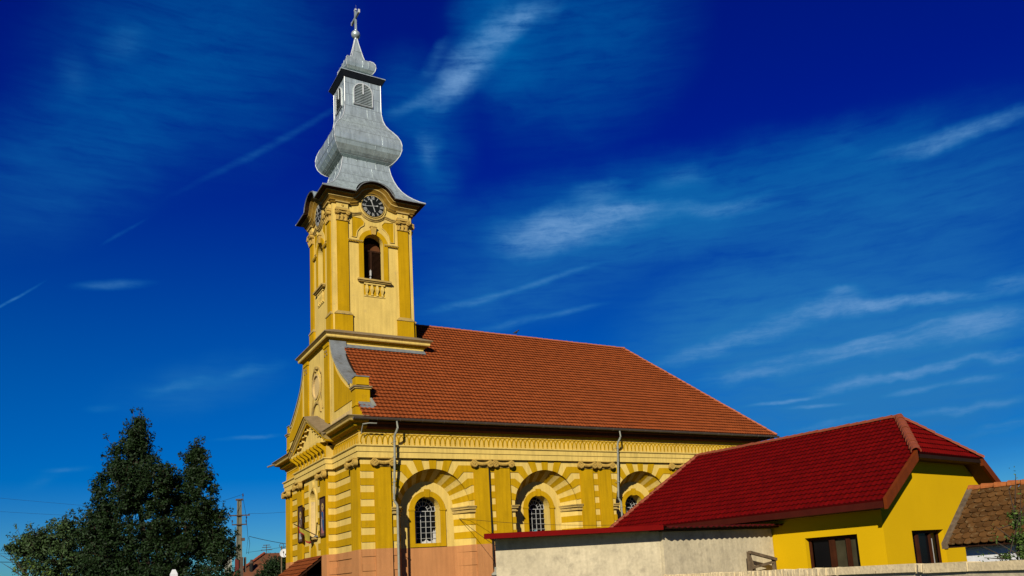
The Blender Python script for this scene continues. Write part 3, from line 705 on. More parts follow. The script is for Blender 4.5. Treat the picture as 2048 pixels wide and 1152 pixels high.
    # architrave curving round under the clock
    g=MB(F)
    base=[(-1.22,18.84),(-.92,18.84)]+[( .70*math.cos(R(a)),19.38+.70*math.sin(R(a))) for a in range(218,323,8)]+[(.92,18.84),(1.22,18.84)]
    moulding(g,base,[(-.02,-.07),(.045,-.06),(.055,-.01),(.09,.0),(.10,.045),(-.02,.06)],TRI)
    # cornice, arched up over the clock
    path=[]
    HM=lambda u:0.
    hump=[(-1.06,19.62),(-.90,19.66),(-.82,19.75)]+[(.78*math.cos(R(a)),19.62+.66*math.sin(R(a))) for a in range(160,19,-10)]+[(.82,19.75),(.90,19.66),(1.06,19.62)]
    prof=[(-.05,-.40),(.05,-.39),(.08,-.31),(.13,-.28),(.13,-.22),(.19,-.13),(.22,-.11),(.22,-.05),(.28,.02),(.34,.06),(.34,.10),(.54,.13),(.54,.17),(-.05,.17)]
    n=len(hump); vs=[]; K=len(prof)
    full=[None]+hump+[None]
    for i in range(n+2):
        for w_,t in prof:
            if i==0: vs.append((-H-w_,w_,19.62+t))
            elif i==n+1: vs.append((H+w_,w_,19.62+t))
            else:
                u,z=hump[i-1]
                if i in(1,n): nx,nz=0,1
                else:
                    a,b=hump[i-2],hump[i]; dd=Vector((b[0]-a[0],b[1]-a[1])).normalized(); nx,nz=-dd.y,dd.x
                vs.append((u+nx*t*.85,w_,z+nz*t))
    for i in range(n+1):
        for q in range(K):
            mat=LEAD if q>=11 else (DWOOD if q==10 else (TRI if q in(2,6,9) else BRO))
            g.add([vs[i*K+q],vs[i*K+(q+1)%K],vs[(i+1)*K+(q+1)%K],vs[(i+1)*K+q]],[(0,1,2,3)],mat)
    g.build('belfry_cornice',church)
    # little barrel roof behind the eyebrow
    g=MB(F); m_=14; vs=[]
    for w_,sc_ in((.56,1.),(-.9,.80)):
        for q in range(m_+1):
            a=R(180-180*q/m_); vs.append(((.96*math.cos(a))*sc_,w_,19.78+.66*math.sin(a)*sc_+(0 if w_>0 else .12)))
    g.add(vs,[(q,q+1,m_+2+q,m_+1+q) for q in range(m_)],ZNC); g.add([(u,w_+.012*0,z+.0) for u,w_,z in vs[:m_+1]]+[(u,w_-.04,z-.04) for u,w_,z in vs[:m_+1]],[(q,q+1,m_+2+q,m_+1+q) for q in range(m_)],LEAD)
    g.build('eyebrow_roof',church,recalc=False)
    # clock
    g=MB(F); zc=19.37; wc=.12
    g.disc(0,zc,.66,-.02,.06,CRE,32); ring(g,0,zc,.53,.58,0,360,.05,.10,TRI,32); g.disc(0,zc,.54,.06,.10,BLK,40)
    ck=g.build('clock',church)
    num=['XII','I','II','III','IIII','V','VI','VII','VIII','IX','X','XI']
    for h_ in range(12):
        g=MB(F); a=pi/2-h_*pi/6; er=(math.cos(a),math.sin(a)); et=(math.sin(a),-math.cos(a))
        def bar(x0,y0,x1,y1,t):
            d_=Vector((x1-x0,y1-y0)).normalized(); px,py=-d_.y*t,d_.x*t
            P=[(x0+px,y0+py),(x1+px,y1+py),(x1-px,y1-py),(x0-px,y0-py)]
            g.ext([(er[0]*(.425+y)+et[0]*x,zc+er[1]*(.425+y)+et[1]*x) for x,y in P],.10,.112,CHR)
        s_=num[h_]; ws={'I':.040,'V':.075,'X':.075}; tot=sum(ws[c_] for c_ in s_); x=-tot/2; hh=.085
        for c_ in s_:
            xm=x+ws[c_]/2; t=.0105
            if c_=='I': bar(xm,-hh,xm,hh,t)
            elif c_=='V': bar(xm-.03,hh,xm,-hh,t); bar(xm+.03,hh,xm,-hh,t*.6)
            else: bar(xm-.03,hh,xm+.03,-hh,t); bar(xm+.03,hh,xm-.03,-hh,t*.6)
            x+=ws[c_]
        g.build('numeral',ck)
    for ang,ln,tl,wd in((352-10,.36,.30,.020),(262,.43,.24,.014)):
        g=MB(F); a=pi/2-R(ang); er=(math.cos(a),math.sin(a)); et=(math.sin(a),-math.cos(a))
        pts=[(-wd,-tl),(wd,-tl),(wd,ln*.62),(wd*2.6,ln*.78),(0,ln),(-wd*2.6,ln*.78),(-wd,ln*.62)] if ang>300 else [(-wd,-tl+.1),(-wd*2.6,-tl+.05),(-wd*2.2,-tl),(wd*2.2,-tl),(wd*2.6,-tl+.05),(wd,-tl+.1),(wd*.7,ln),(-wd*.7,ln)]
        g.ext([(er[0]*y+et[0]*x,zc+er[1]*y+et[1]*x) for x,y in pts],.118 if ang>300 else .128,.126 if ang>300 else .136,CHR)
        g.build('clock_hand',ck)
    # wall panel edges / corner strips
# ------------------------------------------------------------------ metal spire
SP=[(2.50,19.80),(2.30,19.92),(2.06,20.12),(1.84,20.34),(1.64,20.60),(1.47,20.92),(1.34,21.25),(1.24,21.60),(1.18,21.95),(1.16,22.12),
    (1.30,22.20),(1.46,22.36),(1.60,22.58),(1.68,22.84),(1.69,23.10),(1.64,23.36),(1.53,23.62),(1.38,23.86),(1.21,24.10),(1.07,24.36),(.98,24.66),(.93,25.0),(.92,25.3),(.92,26.60)]
TOPP=[(.92,26.60),(.96,26.62),(1.11,26.84),(1.14,26.86),(1.13,26.89),(1.12,26.92),(.56,27.24),(.55,27.34),(.64,27.36),(.73,27.48),(.77,27.66),(.75,27.84),(.67,27.99),(.54,28.10),(.36,28.15),(.33,28.22),(.26,28.50),(.18,28.88),(.10,29.28),(.045,29.62)]
BLKM=M('black_painted_sheet',(.016,.02,.026),.55,.2,4,.03,20)
def square_loft(mb,prof,mat,dark=None):
    for (a,z0),(b,z1) in zip(prof[:-1],prof[1:]):
        for k in range(4):
            t=pi/2*k; c,s=round(math.cos(t)),round(math.sin(t))
            P=lambda x,y,z:(TX+x*c-y*s,YC+x*s+y*c,z)
            m=mat
            if dark and dark[0]<=z0<dark[1]: m=BLKM
            mb.add([P(-a,-a,z0),P(a,-a,z0),P(b,-b,z1),P(-b,-b,z1)],[(0,1,2,3)],m)
mb=MB(); square_loft(mb,SP[4:],ZNC)
def hump_w(z): return .93*math.sqrt(max(0.,1-((z-19.72)/.76)**2)) if z<20.48 else 0.
for (a,z0),(b,z1) in zip(SP[:4],SP[1:5]):            # the flare is cut away for the four clock eyebrows
    for k in range(4):
        t=pi/2*k; c,sn=round(math.cos(t)),round(math.sin(t)); P=lambda x,y,z:(TX+x*c-y*sn,YC+x*sn+y*c,z)
        u0,u1=hump_w(z0),hump_w(z1)
        for s in(-1,1):
            q=[P(s*u0,-a,z0),P(s*a,-a,z0),P(s*b,-b,z1),P(s*u1,-b,z1)]
            mb.add(q if s>0 else q[::-1],[(0,1,2,3)],ZNC)
            if z0<19.85:
                q=[P(s*u0,-a,z0-.045),P(s*a,-a,z0-.045),P(s*a,-a,z0),P(s*u0,-a,z0)]; mb.add(q,[(0,1,2,3)],LEAD)
                q=[P(s*u0,-a+.12,z0-.045),P(s*(a-.12),-a+.12,z0-.045),P(s*a,-a,z0-.045),P(s*u0,-a,z0-.045)]; mb.add(q,[(0,1,2,3)],LEAD)
rg=random.Random(3)
def corner_rolls(mb,prof,r):
    for sx,sy in((-1,-1),(1,-1),(1,1),(-1,1)):
        mb.tube([(TX+sx*a,YC+sy*a,z) for a,z in prof],r,ZNL,6)
corner_rolls(mb,SP,.022)
L_=[0]
for (a,z0),(b,z1) in zip(SP[:-1],SP[1:]): L_.append(L_[-1]+math.hypot(b-a,z1-z0))
def at_len(s):
    for i in range(len(SP)-1):
        if L_[i+1]>=s:
            t=(s-L_[i])/(L_[i+1]-L_[i]); return (SP[i][0]+(SP[i+1][0]-SP[i][0])*t,SP[i][1]+(SP[i+1][1]-SP[i][1])*t)
    return SP[-1]
rows=[1.17+.62*i for i in range(12)]
for j,s in enumerate(rows):                          # sheet seams, staggered
    if s>L_[-1]: break
    a,z=at_len(s)
    for k in range(4):
        t=pi/2*k; c,sn=round(math.cos(t)),round(math.sin(t)); P=lambda x,y,z:(TX+x*c-y*sn,YC+x*sn+y*c,z)
        mb.tube([P(-a,-a-.0,z),P(a,-a-.0,z)],.008,LEAD,4)
        s2=min(s+.62,L_[-1])
        for q in range(5):
            f=-.8+q*.4+(.2 if j%2 else 0)
            if abs(f)>.95: continue
            pth=[]
            for i in range(5):
                aa,zz=at_len(s+(s2-s)*i/4); pth.append(P(f*aa,-aa-.0,zz))
            mb.tube(pth,.007,ZNC,4)
spire=mb.build('spire',church,False)
mb=MB(); square_loft(mb,TOPP,ZNC,(26.59,26.85)); corner_rolls(mb,TOPP[6:],.022)
for k in range(4):
    t=pi/2*k; c,sn=round(math.cos(t)),round(math.sin(t)); P=lambda x,y,z:(TX+x*c-y*sn,YC+x*sn+y*c,z)
    for q in(-.4,.1,.5): mb.tube([P(q*.75,-.765,27.5),P(q*.78,-.785,27.66),P(q*.75,-.765,27.84),P(q*.6,-.6,28.06)],.010,ZNC,4)
    mb.tube([P(-.22,-.225,28.7),P(.22,-.225,28.7)],.010,ZNC,4)
mb.build('lantern_cap',spire)
for k in range(4):
    a=pi/2*k; c,sn=round(math.cos(a)),round(math.sin(a))
    F=lambda u,w_,z,c=c,sn=sn:(TX+u*c+(.92+w_)*sn,YC+u*sn-(.92+w_)*c,z)
    g=MB(F); zs=25.96
    ring(g,0,zs,.45,.50,180,0,-.02,.06,ZNL,14)
    for s in(-1,1): g.box((s*.475-.025,-.02,25.26),(s*.475+.025,.06,zs),ZNL)
    g.box((-.50,-.02,25.20),(.50,.05,25.26),LEAD)
    g.ext([(-.45,25.26),(.45,25.26)]+arch(0,zs,.45,12,0,180),-.01,.006,DARK)
    for q in range(13):
        z=25.27+q*.088; hw_=.45 if z<zs else math.sqrt(max(.0,.2025-(z+.04-zs)**2))
        if hw_<.06: continue
        g.add([(-hw_,.012,z+.056),(hw_,.012,z+.056),(hw_,.03,z),(-hw_,.03,z),(-hw_,.012,z+.062),(hw_,.012,z+.062),(hw_,.036,z+.004),(-hw_,.036,z+.004)],[(0,1,2,3),(4,5,6,7),(3,2,6,7)],ZNC)
    g.box((-.035,.02,25.85),(.035,.065,26.42),ZNL)
    g.build('lantern_louvre',spire)
mb=MB(); mb.lathe([(.03,-.36),(.08,-.27),(.08,-.22),(.14,-.19),(.205,-.11),(.235,.0),(.205,.11),(.14,.19),(.07,.23),(.07,.27)],(TX,YC,29.80),ZNC,16); mb.build('orb',spire,True)
mb=MB()
cr=(TX,YC)
mb.box((cr[0]-.05,cr[1]-.05,29.9),(cr[0]+.05,cr[1]+.05,31.22),ZNC)
mb.box((cr[0]-.045,cr[1]-.56,30.74),(cr[0]+.045,cr[1]-.05,30.86),ZNC); mb.box((cr[0]-.045,cr[1]+.05,30.74),(cr[0]+.045,cr[1]+.56,30.86),ZNC)
for s in(-1,1): mb.box((cr[0]-.045,cr[1]+s*.58-.04,30.71),(cr[0]+.045,cr[1]+s*.58+.04,30.90),ZNL)
mb.box((cr[0]-.045,cr[1]-.09,31.20),(cr[0]+.045,cr[1]+.09,31.28),ZNL)
mb.tube([(cr[0]+.03,cr[1]-.03,31.2),(cr[0]+.03,cr[1]-.03,31.55)],.006,LEAD,5)
mb.build('cross',spire)
# ------------------------------------------------------------------ church roof
EZ=8.12; EY=-.62; RZ=14.37; HX=22.94; RX=17.8; EYF=2*YC-EY
hip_n=Vector((RX-HX,YC-EY,0)); hip_nn=Vector((hip_n.y,-hip_n.x,0)).normalized()   # points to +X side
mb=MB()
dk=.10
mb.add([(.5,EY,EZ-dk),(HX,EY,EZ-dk),(HX,EYF,EZ-dk),(.5,EYF,EZ-dk),(.5,YC,RZ-dk),(RX,YC,RZ-dk)],[(0,1,5,4),(1,2,5),(2,3,4,5),(3,0,4),(0,3,2,1)],DWOOD)
mb.box((.26,-.58,7.97),(HX-.2,-.3,8.0),DWOOD)
roof=mb.build('roof',church)
sl=math.atan2(RZ-EZ,YC-EY)
V=(0,math.cos(sl),math.sin(sl)); vl=math.hypot(RZ-EZ,YC-EY)
pl=[((HX,EY,0),(-hip_nn.x,-hip_nn.y,0))]
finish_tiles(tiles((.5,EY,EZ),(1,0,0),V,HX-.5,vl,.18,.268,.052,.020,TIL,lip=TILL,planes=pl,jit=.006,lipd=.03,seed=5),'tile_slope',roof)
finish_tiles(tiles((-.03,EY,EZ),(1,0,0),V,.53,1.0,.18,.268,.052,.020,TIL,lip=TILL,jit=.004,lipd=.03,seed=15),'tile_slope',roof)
Vb=(0,-math.cos(sl),math.sin(sl))
finish_tiles(tiles((HX,EYF,EZ),(-1,0,0),Vb,HX-.5,vl,.45,.67,.03,.0,TIL,planes=[((HX,EYF,0),(-hip_nn.x,hip_nn.y,0)),((.52,0,0),(1,0,0))],seed=6),'tile_slope',roof)
sh=math.atan2(RZ-EZ,HX-RX); Vh=(-math.cos(sh),0,math.sin(sh))
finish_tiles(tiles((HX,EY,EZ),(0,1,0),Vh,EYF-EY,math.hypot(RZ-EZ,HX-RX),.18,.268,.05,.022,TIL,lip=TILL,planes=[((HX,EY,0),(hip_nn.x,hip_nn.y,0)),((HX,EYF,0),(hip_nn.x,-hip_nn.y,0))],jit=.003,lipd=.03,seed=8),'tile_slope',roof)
mb=MB(); ridge_caps(mb,(RX+.1,YC,RZ-.0),(4.4,YC,RZ-.0),.075,.33,TILD); ridge_caps(mb,(HX,EY,EZ+.05),(RX,YC,RZ+.02),.075,.33,TILD); ridge_caps(mb,(HX,EYF,EZ+.05),(RX,YC,RZ+.02),.075,.33,TILD)
mb.build('ridge_caps',roof,recalc=False)
mb=MB()
def gutter(a,b,r=.085):
    a=Vector(a);b=Vector(b);d=(b-a).normalized();s=d.cross(Vector((0,0,1))).normalized();vs=[]
    for p in(a,b):
        for rr in(r,r*.85):
            for k in range(9): t=pi+pi*k/8; vs.append(tuple(p+s*(rr*math.cos(t))+Vector((0,0,rr*math.sin(t)))))
    mb.add(vs,[(k,k+1,19+k,18+k) for k in range(8)]+[(9+k,10+k,28+k,27+k) for k in range(8)]+[(0,9,27,18),(8,17,35,26)],GUT)
    mb.tube([a+s*(-r)+Vector((0,0,0)),b+s*(-r)],.014,GUT,6); mb.tube([a+s*r,b+s*r],.014,GUT,6)
    n=int((b-a).length/.95)
    for k in range(n+1):
        p=a+d*(k*.95); q=[tuple(p+s*((r+.008)*math.cos(pi+pi*i/6))+Vector((0,0,(r+.008)*math.sin(pi+pi*i/6)))) for i in range(7)]
        mb.tube(q,.012,GUT,4)
gutter((-.45,EY-.06,8.09),(HX+.05,EY-.06,8.07)); mb.build('gutter',church)
def downpipe(x,zb):
    mb=MB(); r=.047; y0=EY-.05
    P=[(x+.03,y0,8.05),(x+.03,y0,7.70),(x+.02,y0+.03,7.62),(x-.03,-.52,7.46),(x-.035,-.49,7.36),(x-.02,-.42,6.7),(x-.01,-.20,4.90),(x+.0,-.19,4.83),(x+.10,-.22,4.66),(x+.11,-.22,4.56),(x+.10,-.18,zb)]
    mb.tube(P,r,PIPE,10)
    for z,y,xo in((7.2,-.475,-.03),(6.6,-.41,-.02),(5.6,-.31,-.01),(4.4,-.22,.11),(3.1,-.21,.11),(1.8,-.20,.105)): mb.tube([(x+xo,y,z-.02),(x+xo,y,z+.02)],r*1.3,PIPE,10); mb.tube([(x+xo,y,z),(x+xo,.02,z)],.012,PIPE,5)
    return mb.build('downpipe',church,True)
downpipe(1.30,GZ); downpipe(12.30,GZ)
mb=MB(); mb.tube([(-.05,-.55,7.84),(.2,-.62,7.88),(.5,-.62,7.88)],.025,PIPE,6); mb.tube([(-.02,-.50,7.82),(-.02,-.30,7.6),(0,-.25,7.52)],.02,PIPE,6); mb.build('overflow_spout',church,True)
mb=MB(west); mb.tube([(12.2,.62,8.06),(12.75,.80,8.02)],.05,DRT,8); mb.build('overflow_spout',church,True)
# debris and snow guard at the foot of the gable post
mb=MB(); mb.loft([(.02,-.16,8.60),(.60,-.16,8.60),(.60,.14,8.88),(.02,.14,8.88)],[(.02,-.15,8.64),(.58,-.15,8.64),(.58,.14,8.92),(.02,.14,8.92)],LEAD); mb.loft([(.5,-.1,8.70),(.72,-.06,8.72),(.68,.12,8.94),(.5,.12,8.94)],[(.5,-.05,8.80),(.60,-.03,8.82),(.58,.12,9.08),(.5,.12,9.08)],PIPE); mb.build('flashing',church)
# door canopy
mb=MB(west)
finish=None
cz=2.96; mb.add([(4.22,.33,cz-.10),(8.3,.33,cz-.10),(8.3,1.95,1.62),(4.22,1.95,1.62),(4.22,.33,cz-.02),(8.3,.33,cz-.02),(8.3,1.95,1.70),(4.22,1.95,1.70)],[(0,1,2,3),(4,5,6,7),(0,1,5,4),(1,2,6,5),(2,3,7,6),(3,0,4,7)],DWOOD)
for u in(4.3,8.2): mb.box((u-.06,.33,.4),(u+.06,.40,2.8),DWOOD); mb.tube([(u,.36,1.0),(u,1.7,1.72)],.05,DWOOD,6)
cano=mb.build('door_canopy',church)
ca=math.atan2(cz-1.70,1.95-.33)
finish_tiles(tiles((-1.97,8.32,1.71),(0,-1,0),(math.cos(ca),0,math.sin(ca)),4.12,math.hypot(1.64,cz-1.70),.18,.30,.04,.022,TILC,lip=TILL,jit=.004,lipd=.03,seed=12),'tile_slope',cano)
mb=MB(west); split_box(mb,(4.9,.2,GZ),(6.95,.32,2.2),DWOOD,DWOOD); 
for u in(5.0,5.95): mb.box((u,.31,-.3),(u+.88,.345,2.1),WOOD)
mb.build('door',church)
# ------------------------------------------------------------------ things fixed to the church but not part of it
SKIN=flat('icon_skin',(.42,.25,.14)); GOLD=M('icon_gold',(.55,.36,.08),.45,.2,5,.03,30); BLU=flat('icon_blue',(.03,.10,.22)); ROSE=flat('icon_rose',(.38,.14,.13)); LIN=flat('icon_linen',(.38,.38,.36)); BROWN=flat('icon_ground',(.075,.045,.035)); UMB=flat('icon_umber',(.14,.08,.055))
def icon(uc,label,robe,cloak):
    F=lambda u,w_,z:west(uc+u,w_+.415,z)
    root=thing('icon_panel',label,'icon',west(uc,.42,3.74),'painted saint panels beside the church niche')
    mb=MB(F); 
    for a,b in(((-.37,.0,3.74),(-.33,.05,5.46)),((.33,.0,3.74),(.37,.05,5.46)),((-.33,.0,3.74),(.33,.05,3.79)),((-.33,.0,5.41),(.33,.05,5.46))): mb.box(a,b,DWOOD)
    mb.build('frame',root)
    mb=MB(F); mb.box((-.33,.0,3.79),(.33,.02,5.41),BROWN); mb.box((-.33,.02,3.79),(.33,.022,4.02),UMB)
    mb.disc(0,5.02,.17,.02,.024,GOLD,20)
    mb.ext([(-.20,3.9),(.20,3.9),(.17,4.5),(.15,4.80),(.05,4.86),(-.05,4.86),(-.15,4.80),(-.17,4.5)],.02,.026,robe)
    mb.ext([(-.20,3.95),(-.05,4.05),(.10,4.55),(.15,4.78),(.04,4.84),(-.14,4.78),(-.19,4.4)],.026,.029,cloak)
    mb.ext([(.10,4.2),(.19,4.1),(.17,4.5),(.12,4.55)],.026,.029,LIN)
    mb.disc(0,4.97,.095,.024,.030,SKIN,14,.075); mb.ext([(-.09,4.96),(-.07,5.06),(0,5.09),(.07,5.06),(.09,4.96),(.06,5.03),(-.06,5.03)],.03,.032,UMB)
    mb.disc(-.09,4.50,.035,.029,.034,SKIN,8); mb.disc(.07,4.58,.035,.029,.034,SKIN,8)
    mb.build('painting',root)
icon(3.88,'dark framed painting of a standing saint in blue and rose, right of the blind niche',ROSE,BLU)
icon(7.62,'dark framed painting of a standing saint in grey, left of the blind niche',LIN,UMB)
def flag():
    root=thing('flag','olive and red flag drooping from a slanted pole below the church niche','flag',west(5.3,.4,3.9))
    mb=MB(west); mb.tube([(5.25,.34,3.90),(6.52,1.0,4.53)],.02,DWOOD,6)
    mb.build('pole',root)
    mb=MB(west); n=14; m_=8; vs=[]
    for i in range(n+1):
        s=.28+.55*i/n; pu=5.25+1.27*s; pw=.34+.66*s; pz=3.90+.63*s
        for j in range(m_+1):
            t=j/m_; vs.append((pu+.04*math.sin(t*5+i*.9)*t,pw-.04*t+.05*math.sin(i*1.1+t*3)*t,pz-(.38+.16*math.sin(i*.42+.2))*t))
    fm=[flat('flag_olive',(.30,.24,.03)),flat('flag_red',(.30,.02,.02))]
    for i in range(n):
        for j in range(m_):
            q=[i*(m_+1)+j,i*(m_+1)+j+1,(i+1)*(m_+1)+j+1,(i+1)*(m_+1)+j]
            mb.add([vs[k] for k in q],[(0,1,2,3)],fm[0] if (j<7 and i<12) else fm[1])
    mb.build('cloth',root,True,recalc=False)
    tag(thing('flagpole','bare second flagpole crossing the flag below the niche','flagpole',west(5.5,.4,3.9)))
flag()
fp=bpy.data.objects['flagpole']
mb=MB(west); mb.tube([(5.30,.34,3.90),(4.30,.56,4.32)],.02,DWOOD,6); mb.build('pole',fp)
mb2=MB(); mb2.lathe([(.0,0),(.04,.03),(.03,.07),(0,.13)],west(4.28,.56,4.30),DWOOD,6); mb2.build('finial',fp)
mb=MB(west); mb.box((5.12,.30,3.83),(5.42,.40,3.89),LEAD); mb.build('bracket',fp)
def wire(pts,label,r=.008,sag=.0,group=None,name='wire',mat=None):
    a=Vector(pts[0]);b=Vector(pts[1]); P=[]
    for k in range(17):
        t=k/16; p=a.lerp(b,t); p.z-=sag*4*t*(1-t); P.append(tuple(p))
    mb=MB(); mb.tube(P,r,mat or DRT,5); o=mb.build(name); tag(o,label,'wire',group); return o
BLKW=flat('cable_black',(.02,.018,.016))
wire(((4.36,.42,4.12),(7.4,-6.6,3.17)),'thin cable from the first church window toward the red house roof',.008,.10,mat=BLKW)
wire(((4.36,.42,4.10),(4.15,-4.2,2.40)),'thin cable slanting down from the first church window to the shed',.010,.05,mat=BLKW)
def pigeon(x):
    root=thing('pigeon','small dark pigeon perched on the ridge of the church roof','bird',(x,YC,RZ+.1))
    mb=MB(); d=flat('pigeon_feather',(.045,.045,.05))
    prof=[(-.20,.10,.012),(-.12,.13,.035),(-.03,.16,.062),(.05,.20,.068),(.10,.25,.045),(.13,.29,.036),(.16,.30,.034),(.19,.295,.02),(.215,.285,.006)]
    pts=[];
    vs=[];n=8
    for px,pz,r in prof:
        for k in range(n): t=2*pi*k/n; vs.append((x+px,YC+r*math.cos(t),RZ+.05+pz+r*math.sin(t)))
    K=len(prof); mb.add(vs,[(i*n+j,i*n+(j+1)%n,(i+1)*n+(j+1)%n,(i+1)*n+j) for i in range(K-1) for j in range(n)]+[tuple(range(n-1,-1,-1)),tuple(range((K-1)*n,K*n))],d)
    for s in(-.02,.02): mb.tube([(x+.0,YC+s,RZ+.07),(x+.01,YC+s,RZ+.17)],.006,d,4)
    mb.build('body',root,True)
pigeon(10.66)
# lightning conductor on the pilaster beside the first bay
def conductor():
    o=thing('lightning_conductor','dark lightning cable down the pilaster between first and second church windows, grey foot cover','cable',(5.62,-.2,GZ))
    mb=MB(); mb.tube([(5.61,-.12,6.4),(5.61,-.12,4.5),(5.62,-.14,3.0),(5.60,-.18,1.9)],.022,BLKW,6); mb.build('cable',o)
    mb=MB(); mb.lathe([(.02,.32),(.045,.28),(.05,.14),(.17,.05),(.19,.0),(.17,-.03),(.03,-.04)],(5.60,-.28,1.66),PIPE,14); mb.tube([(5.60,-.28,1.66),(5.60,-.28,GZ)],.03,PIPE,8); mb.build('foot_cover',o,True)
conductor()
# ------------------------------------------------------------------ yellow house with the red roof
H0=Vector((10.6735,-15.878,0)); E1=Vector((-.160416,.987049,0)); E2=Vector((.987049,.160416,0))
def hou(a,b,z): p=H0+E1*a+E2*b; return (p.x,p.y,z)
house=thing('yellow_house','bright yellow house with dark red tile half hipped roof and brown windows','house',hou(5,4,GZ))
hfront=lambda u,w_,z:hou(u,-w_,z)       # u along E1
hgable=lambda u,w_,z:hou(-w_,u,z)       # u along E2
def rect_wall(mb,u0,u1,z0,z1,h,w0,w1,mat):
    a,b,c,d=h
    mb.box((u0,w0,z0),(a,w1,z1),mat); mb.box((b,w0,z0),(u1,w1,z1),mat)
    if c>z0: mb.box((a,w0,z0),(b,w1,c),mat)
    mb.box((a,w0,d),(b,w1,z1),mat)
mb=MB(hfront); rect_wall(mb,0,10.6,GZ,2.9,(.88,2.72,.75,2.12),-.30,0,YEL)
m2=MB(hgable); rect_wall(m2,.3,8,GZ,2.9,(1.76,3.98,.75,2.12),-.30,0,YEL); 
m2.ext([(0.,2.9),(8,2.9),(8,3.30),(6.30,4.40),(1.70,4.40),(0.,3.30)],-.3,0,YEL)
mb.add(m2.v and [tuple(p) for p in []] or [],[],YEL)
o=mb.build('front_wall',house); o=m2.build('gable_wall',house)
mb=MB(hou); mb.box((10.3,.3,GZ),(10.6,8,3.0),YEL); mb.box((.3,7.7,GZ),(10.3,8,3.0),YEL); mb.box((.5,1.2,GZ),(10.2,1.3,2.6),DARK); mb.box((1.2,.5,GZ),(1.3,7.5,2.6),DARK); mb.build('rear_wall',house)
GLO=M('olive_painted_reflection',(.055,.048,.026),.25,.35,2.5,0,spec=.07)  # olive reflection painted into the base colour of these panes
def hwindow(F,u0,u1,bars,label=None):
    f=MB(F); d=-.24; z0,z1=.75,2.12
    f.box((u0,d,z0),(u1,d+.05,z0+.08),WOOD); f.box((u0,d,z1-.09),(u1,d+.05,z1),WOOD)
    f.box((u0,d,z0+.08),(u0+.09,d+.05,z1-.09),WOOD); f.box((u1-.09,d,z0+.08),(u1,d+.05,z1-.09),WOOD)
    for b,t in bars: f.box((b-t,d,z0+.08),(b+t,d+.06,z1-.09),WOOD)
    o=f.build('window',house)
    e=[u0+.09]+[b for b,_ in bars]+[u1-.09]
    for i in range(len(e)-1):
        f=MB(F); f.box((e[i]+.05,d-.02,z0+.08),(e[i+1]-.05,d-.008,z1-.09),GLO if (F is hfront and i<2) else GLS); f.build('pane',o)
    return o
w1=hwindow(hfront,.88,2.72,((1.32,.07),(1.88,.10)))
w2=hwindow(hgable,1.76,3.98,((2.45,.08),(3.35,.05)))
f=MB(hgable); f.box((3.46,-.26,.75),(3.55,-.22,1.85),CHR); f.build('white_jamb',w2)
f=MB(hgable)
for k in range(8): f.tube([(1.95+.13*k,-.30,.8),(1.97+.13*k,-.30,2.05)],.045,DWOOD if k%2 else WOOD,6)
f.build('curtain',w2)
f=MB(hfront); f.box((2.52,-.30,.75),(2.54,-.28,1.75),CHR); f.box((.95,-.6,.75),(1.8,-.55,2.0),M('olive_blind',(.07,.062,.035),.8,.2,3,.0)); f.build('blind',w1)
# roof
SR=.648; z_at=lambda b:3.0+SR*(b+.75)
mb=MB(hou); t=.06
RID=z_at(4.0); HB=1.565; HZ=z_at(HB)
pv=[(-.53,-.73,3.0-t),(11.0,-.73,3.0-t),(10.1,4,RID-t),(1.0,4,RID-t),(-.53,HB,HZ-t),(-.53,8-HB,HZ-t),(-.53,8.73,3.0-t),(11.0,8.73,3.0-t)]
mb.add(pv,[(0,1,2,3,4),(4,3,5),(5,3,2,7,6),(1,7,2)],DWOOD)
mb.build('roof_deck',house)
roof2=bpy.data.objects['roof_deck']; roof2.name='roof'
al=math.atan(SR); ca_,sa_=math.cos(al),math.sin(al)
nv=lambda a,b:E1*a+E2*b
ln1=Vector((4-HB)*E1-(1.0+.55)*E2)   # horizontal normal of the near hip line, pointing to +a
ln1=nv(4-HB,-(1.55)).normalized()
lft=nv(-(4+.75),-(1.0)).normalized()   # left hip: from (11.1,-.75) to (10.1,4)
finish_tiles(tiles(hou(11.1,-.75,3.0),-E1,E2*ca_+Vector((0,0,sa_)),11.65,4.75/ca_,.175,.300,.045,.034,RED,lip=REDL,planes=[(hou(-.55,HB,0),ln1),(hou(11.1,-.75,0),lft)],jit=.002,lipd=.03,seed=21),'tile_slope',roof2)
ln2=nv(4-HB,1.55).normalized()
finish_tiles(tiles(hou(-.55,8.75,3.0),E1,-E2*ca_+Vector((0,0,sa_)),11.65,4.75/ca_,.25,.385,.03,.036,RED,planes=[(hou(-.55,8-HB,0),ln2),(hou(11.1,8.75,0),nv(-4.75,1.0).normalized())],seed=22),'tile_slope',roof2)
hh=math.atan2(RID-HZ,1.55)
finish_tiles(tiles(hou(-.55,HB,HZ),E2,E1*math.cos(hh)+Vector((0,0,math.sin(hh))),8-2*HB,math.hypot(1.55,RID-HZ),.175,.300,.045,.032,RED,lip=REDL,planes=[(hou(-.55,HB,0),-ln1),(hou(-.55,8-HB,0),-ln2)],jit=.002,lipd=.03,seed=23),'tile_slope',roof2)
hl=math.atan2(RID-3.0,1.0)
mb=MB(hou); mb.add([(11.12,-.75,3.0),(11.12,8.75,3.0),(10.1,4,RID+.02)],[(0,1,2)],RED); mb.build('tile_slope',roof2)
def caps(a,b,r=.155): 
    mb=MB(); ridge_caps(mb,a,b,r,.33,RDG,seed=int(a[0]*10)); mb.build('ridge_caps',roof2,recalc=False)
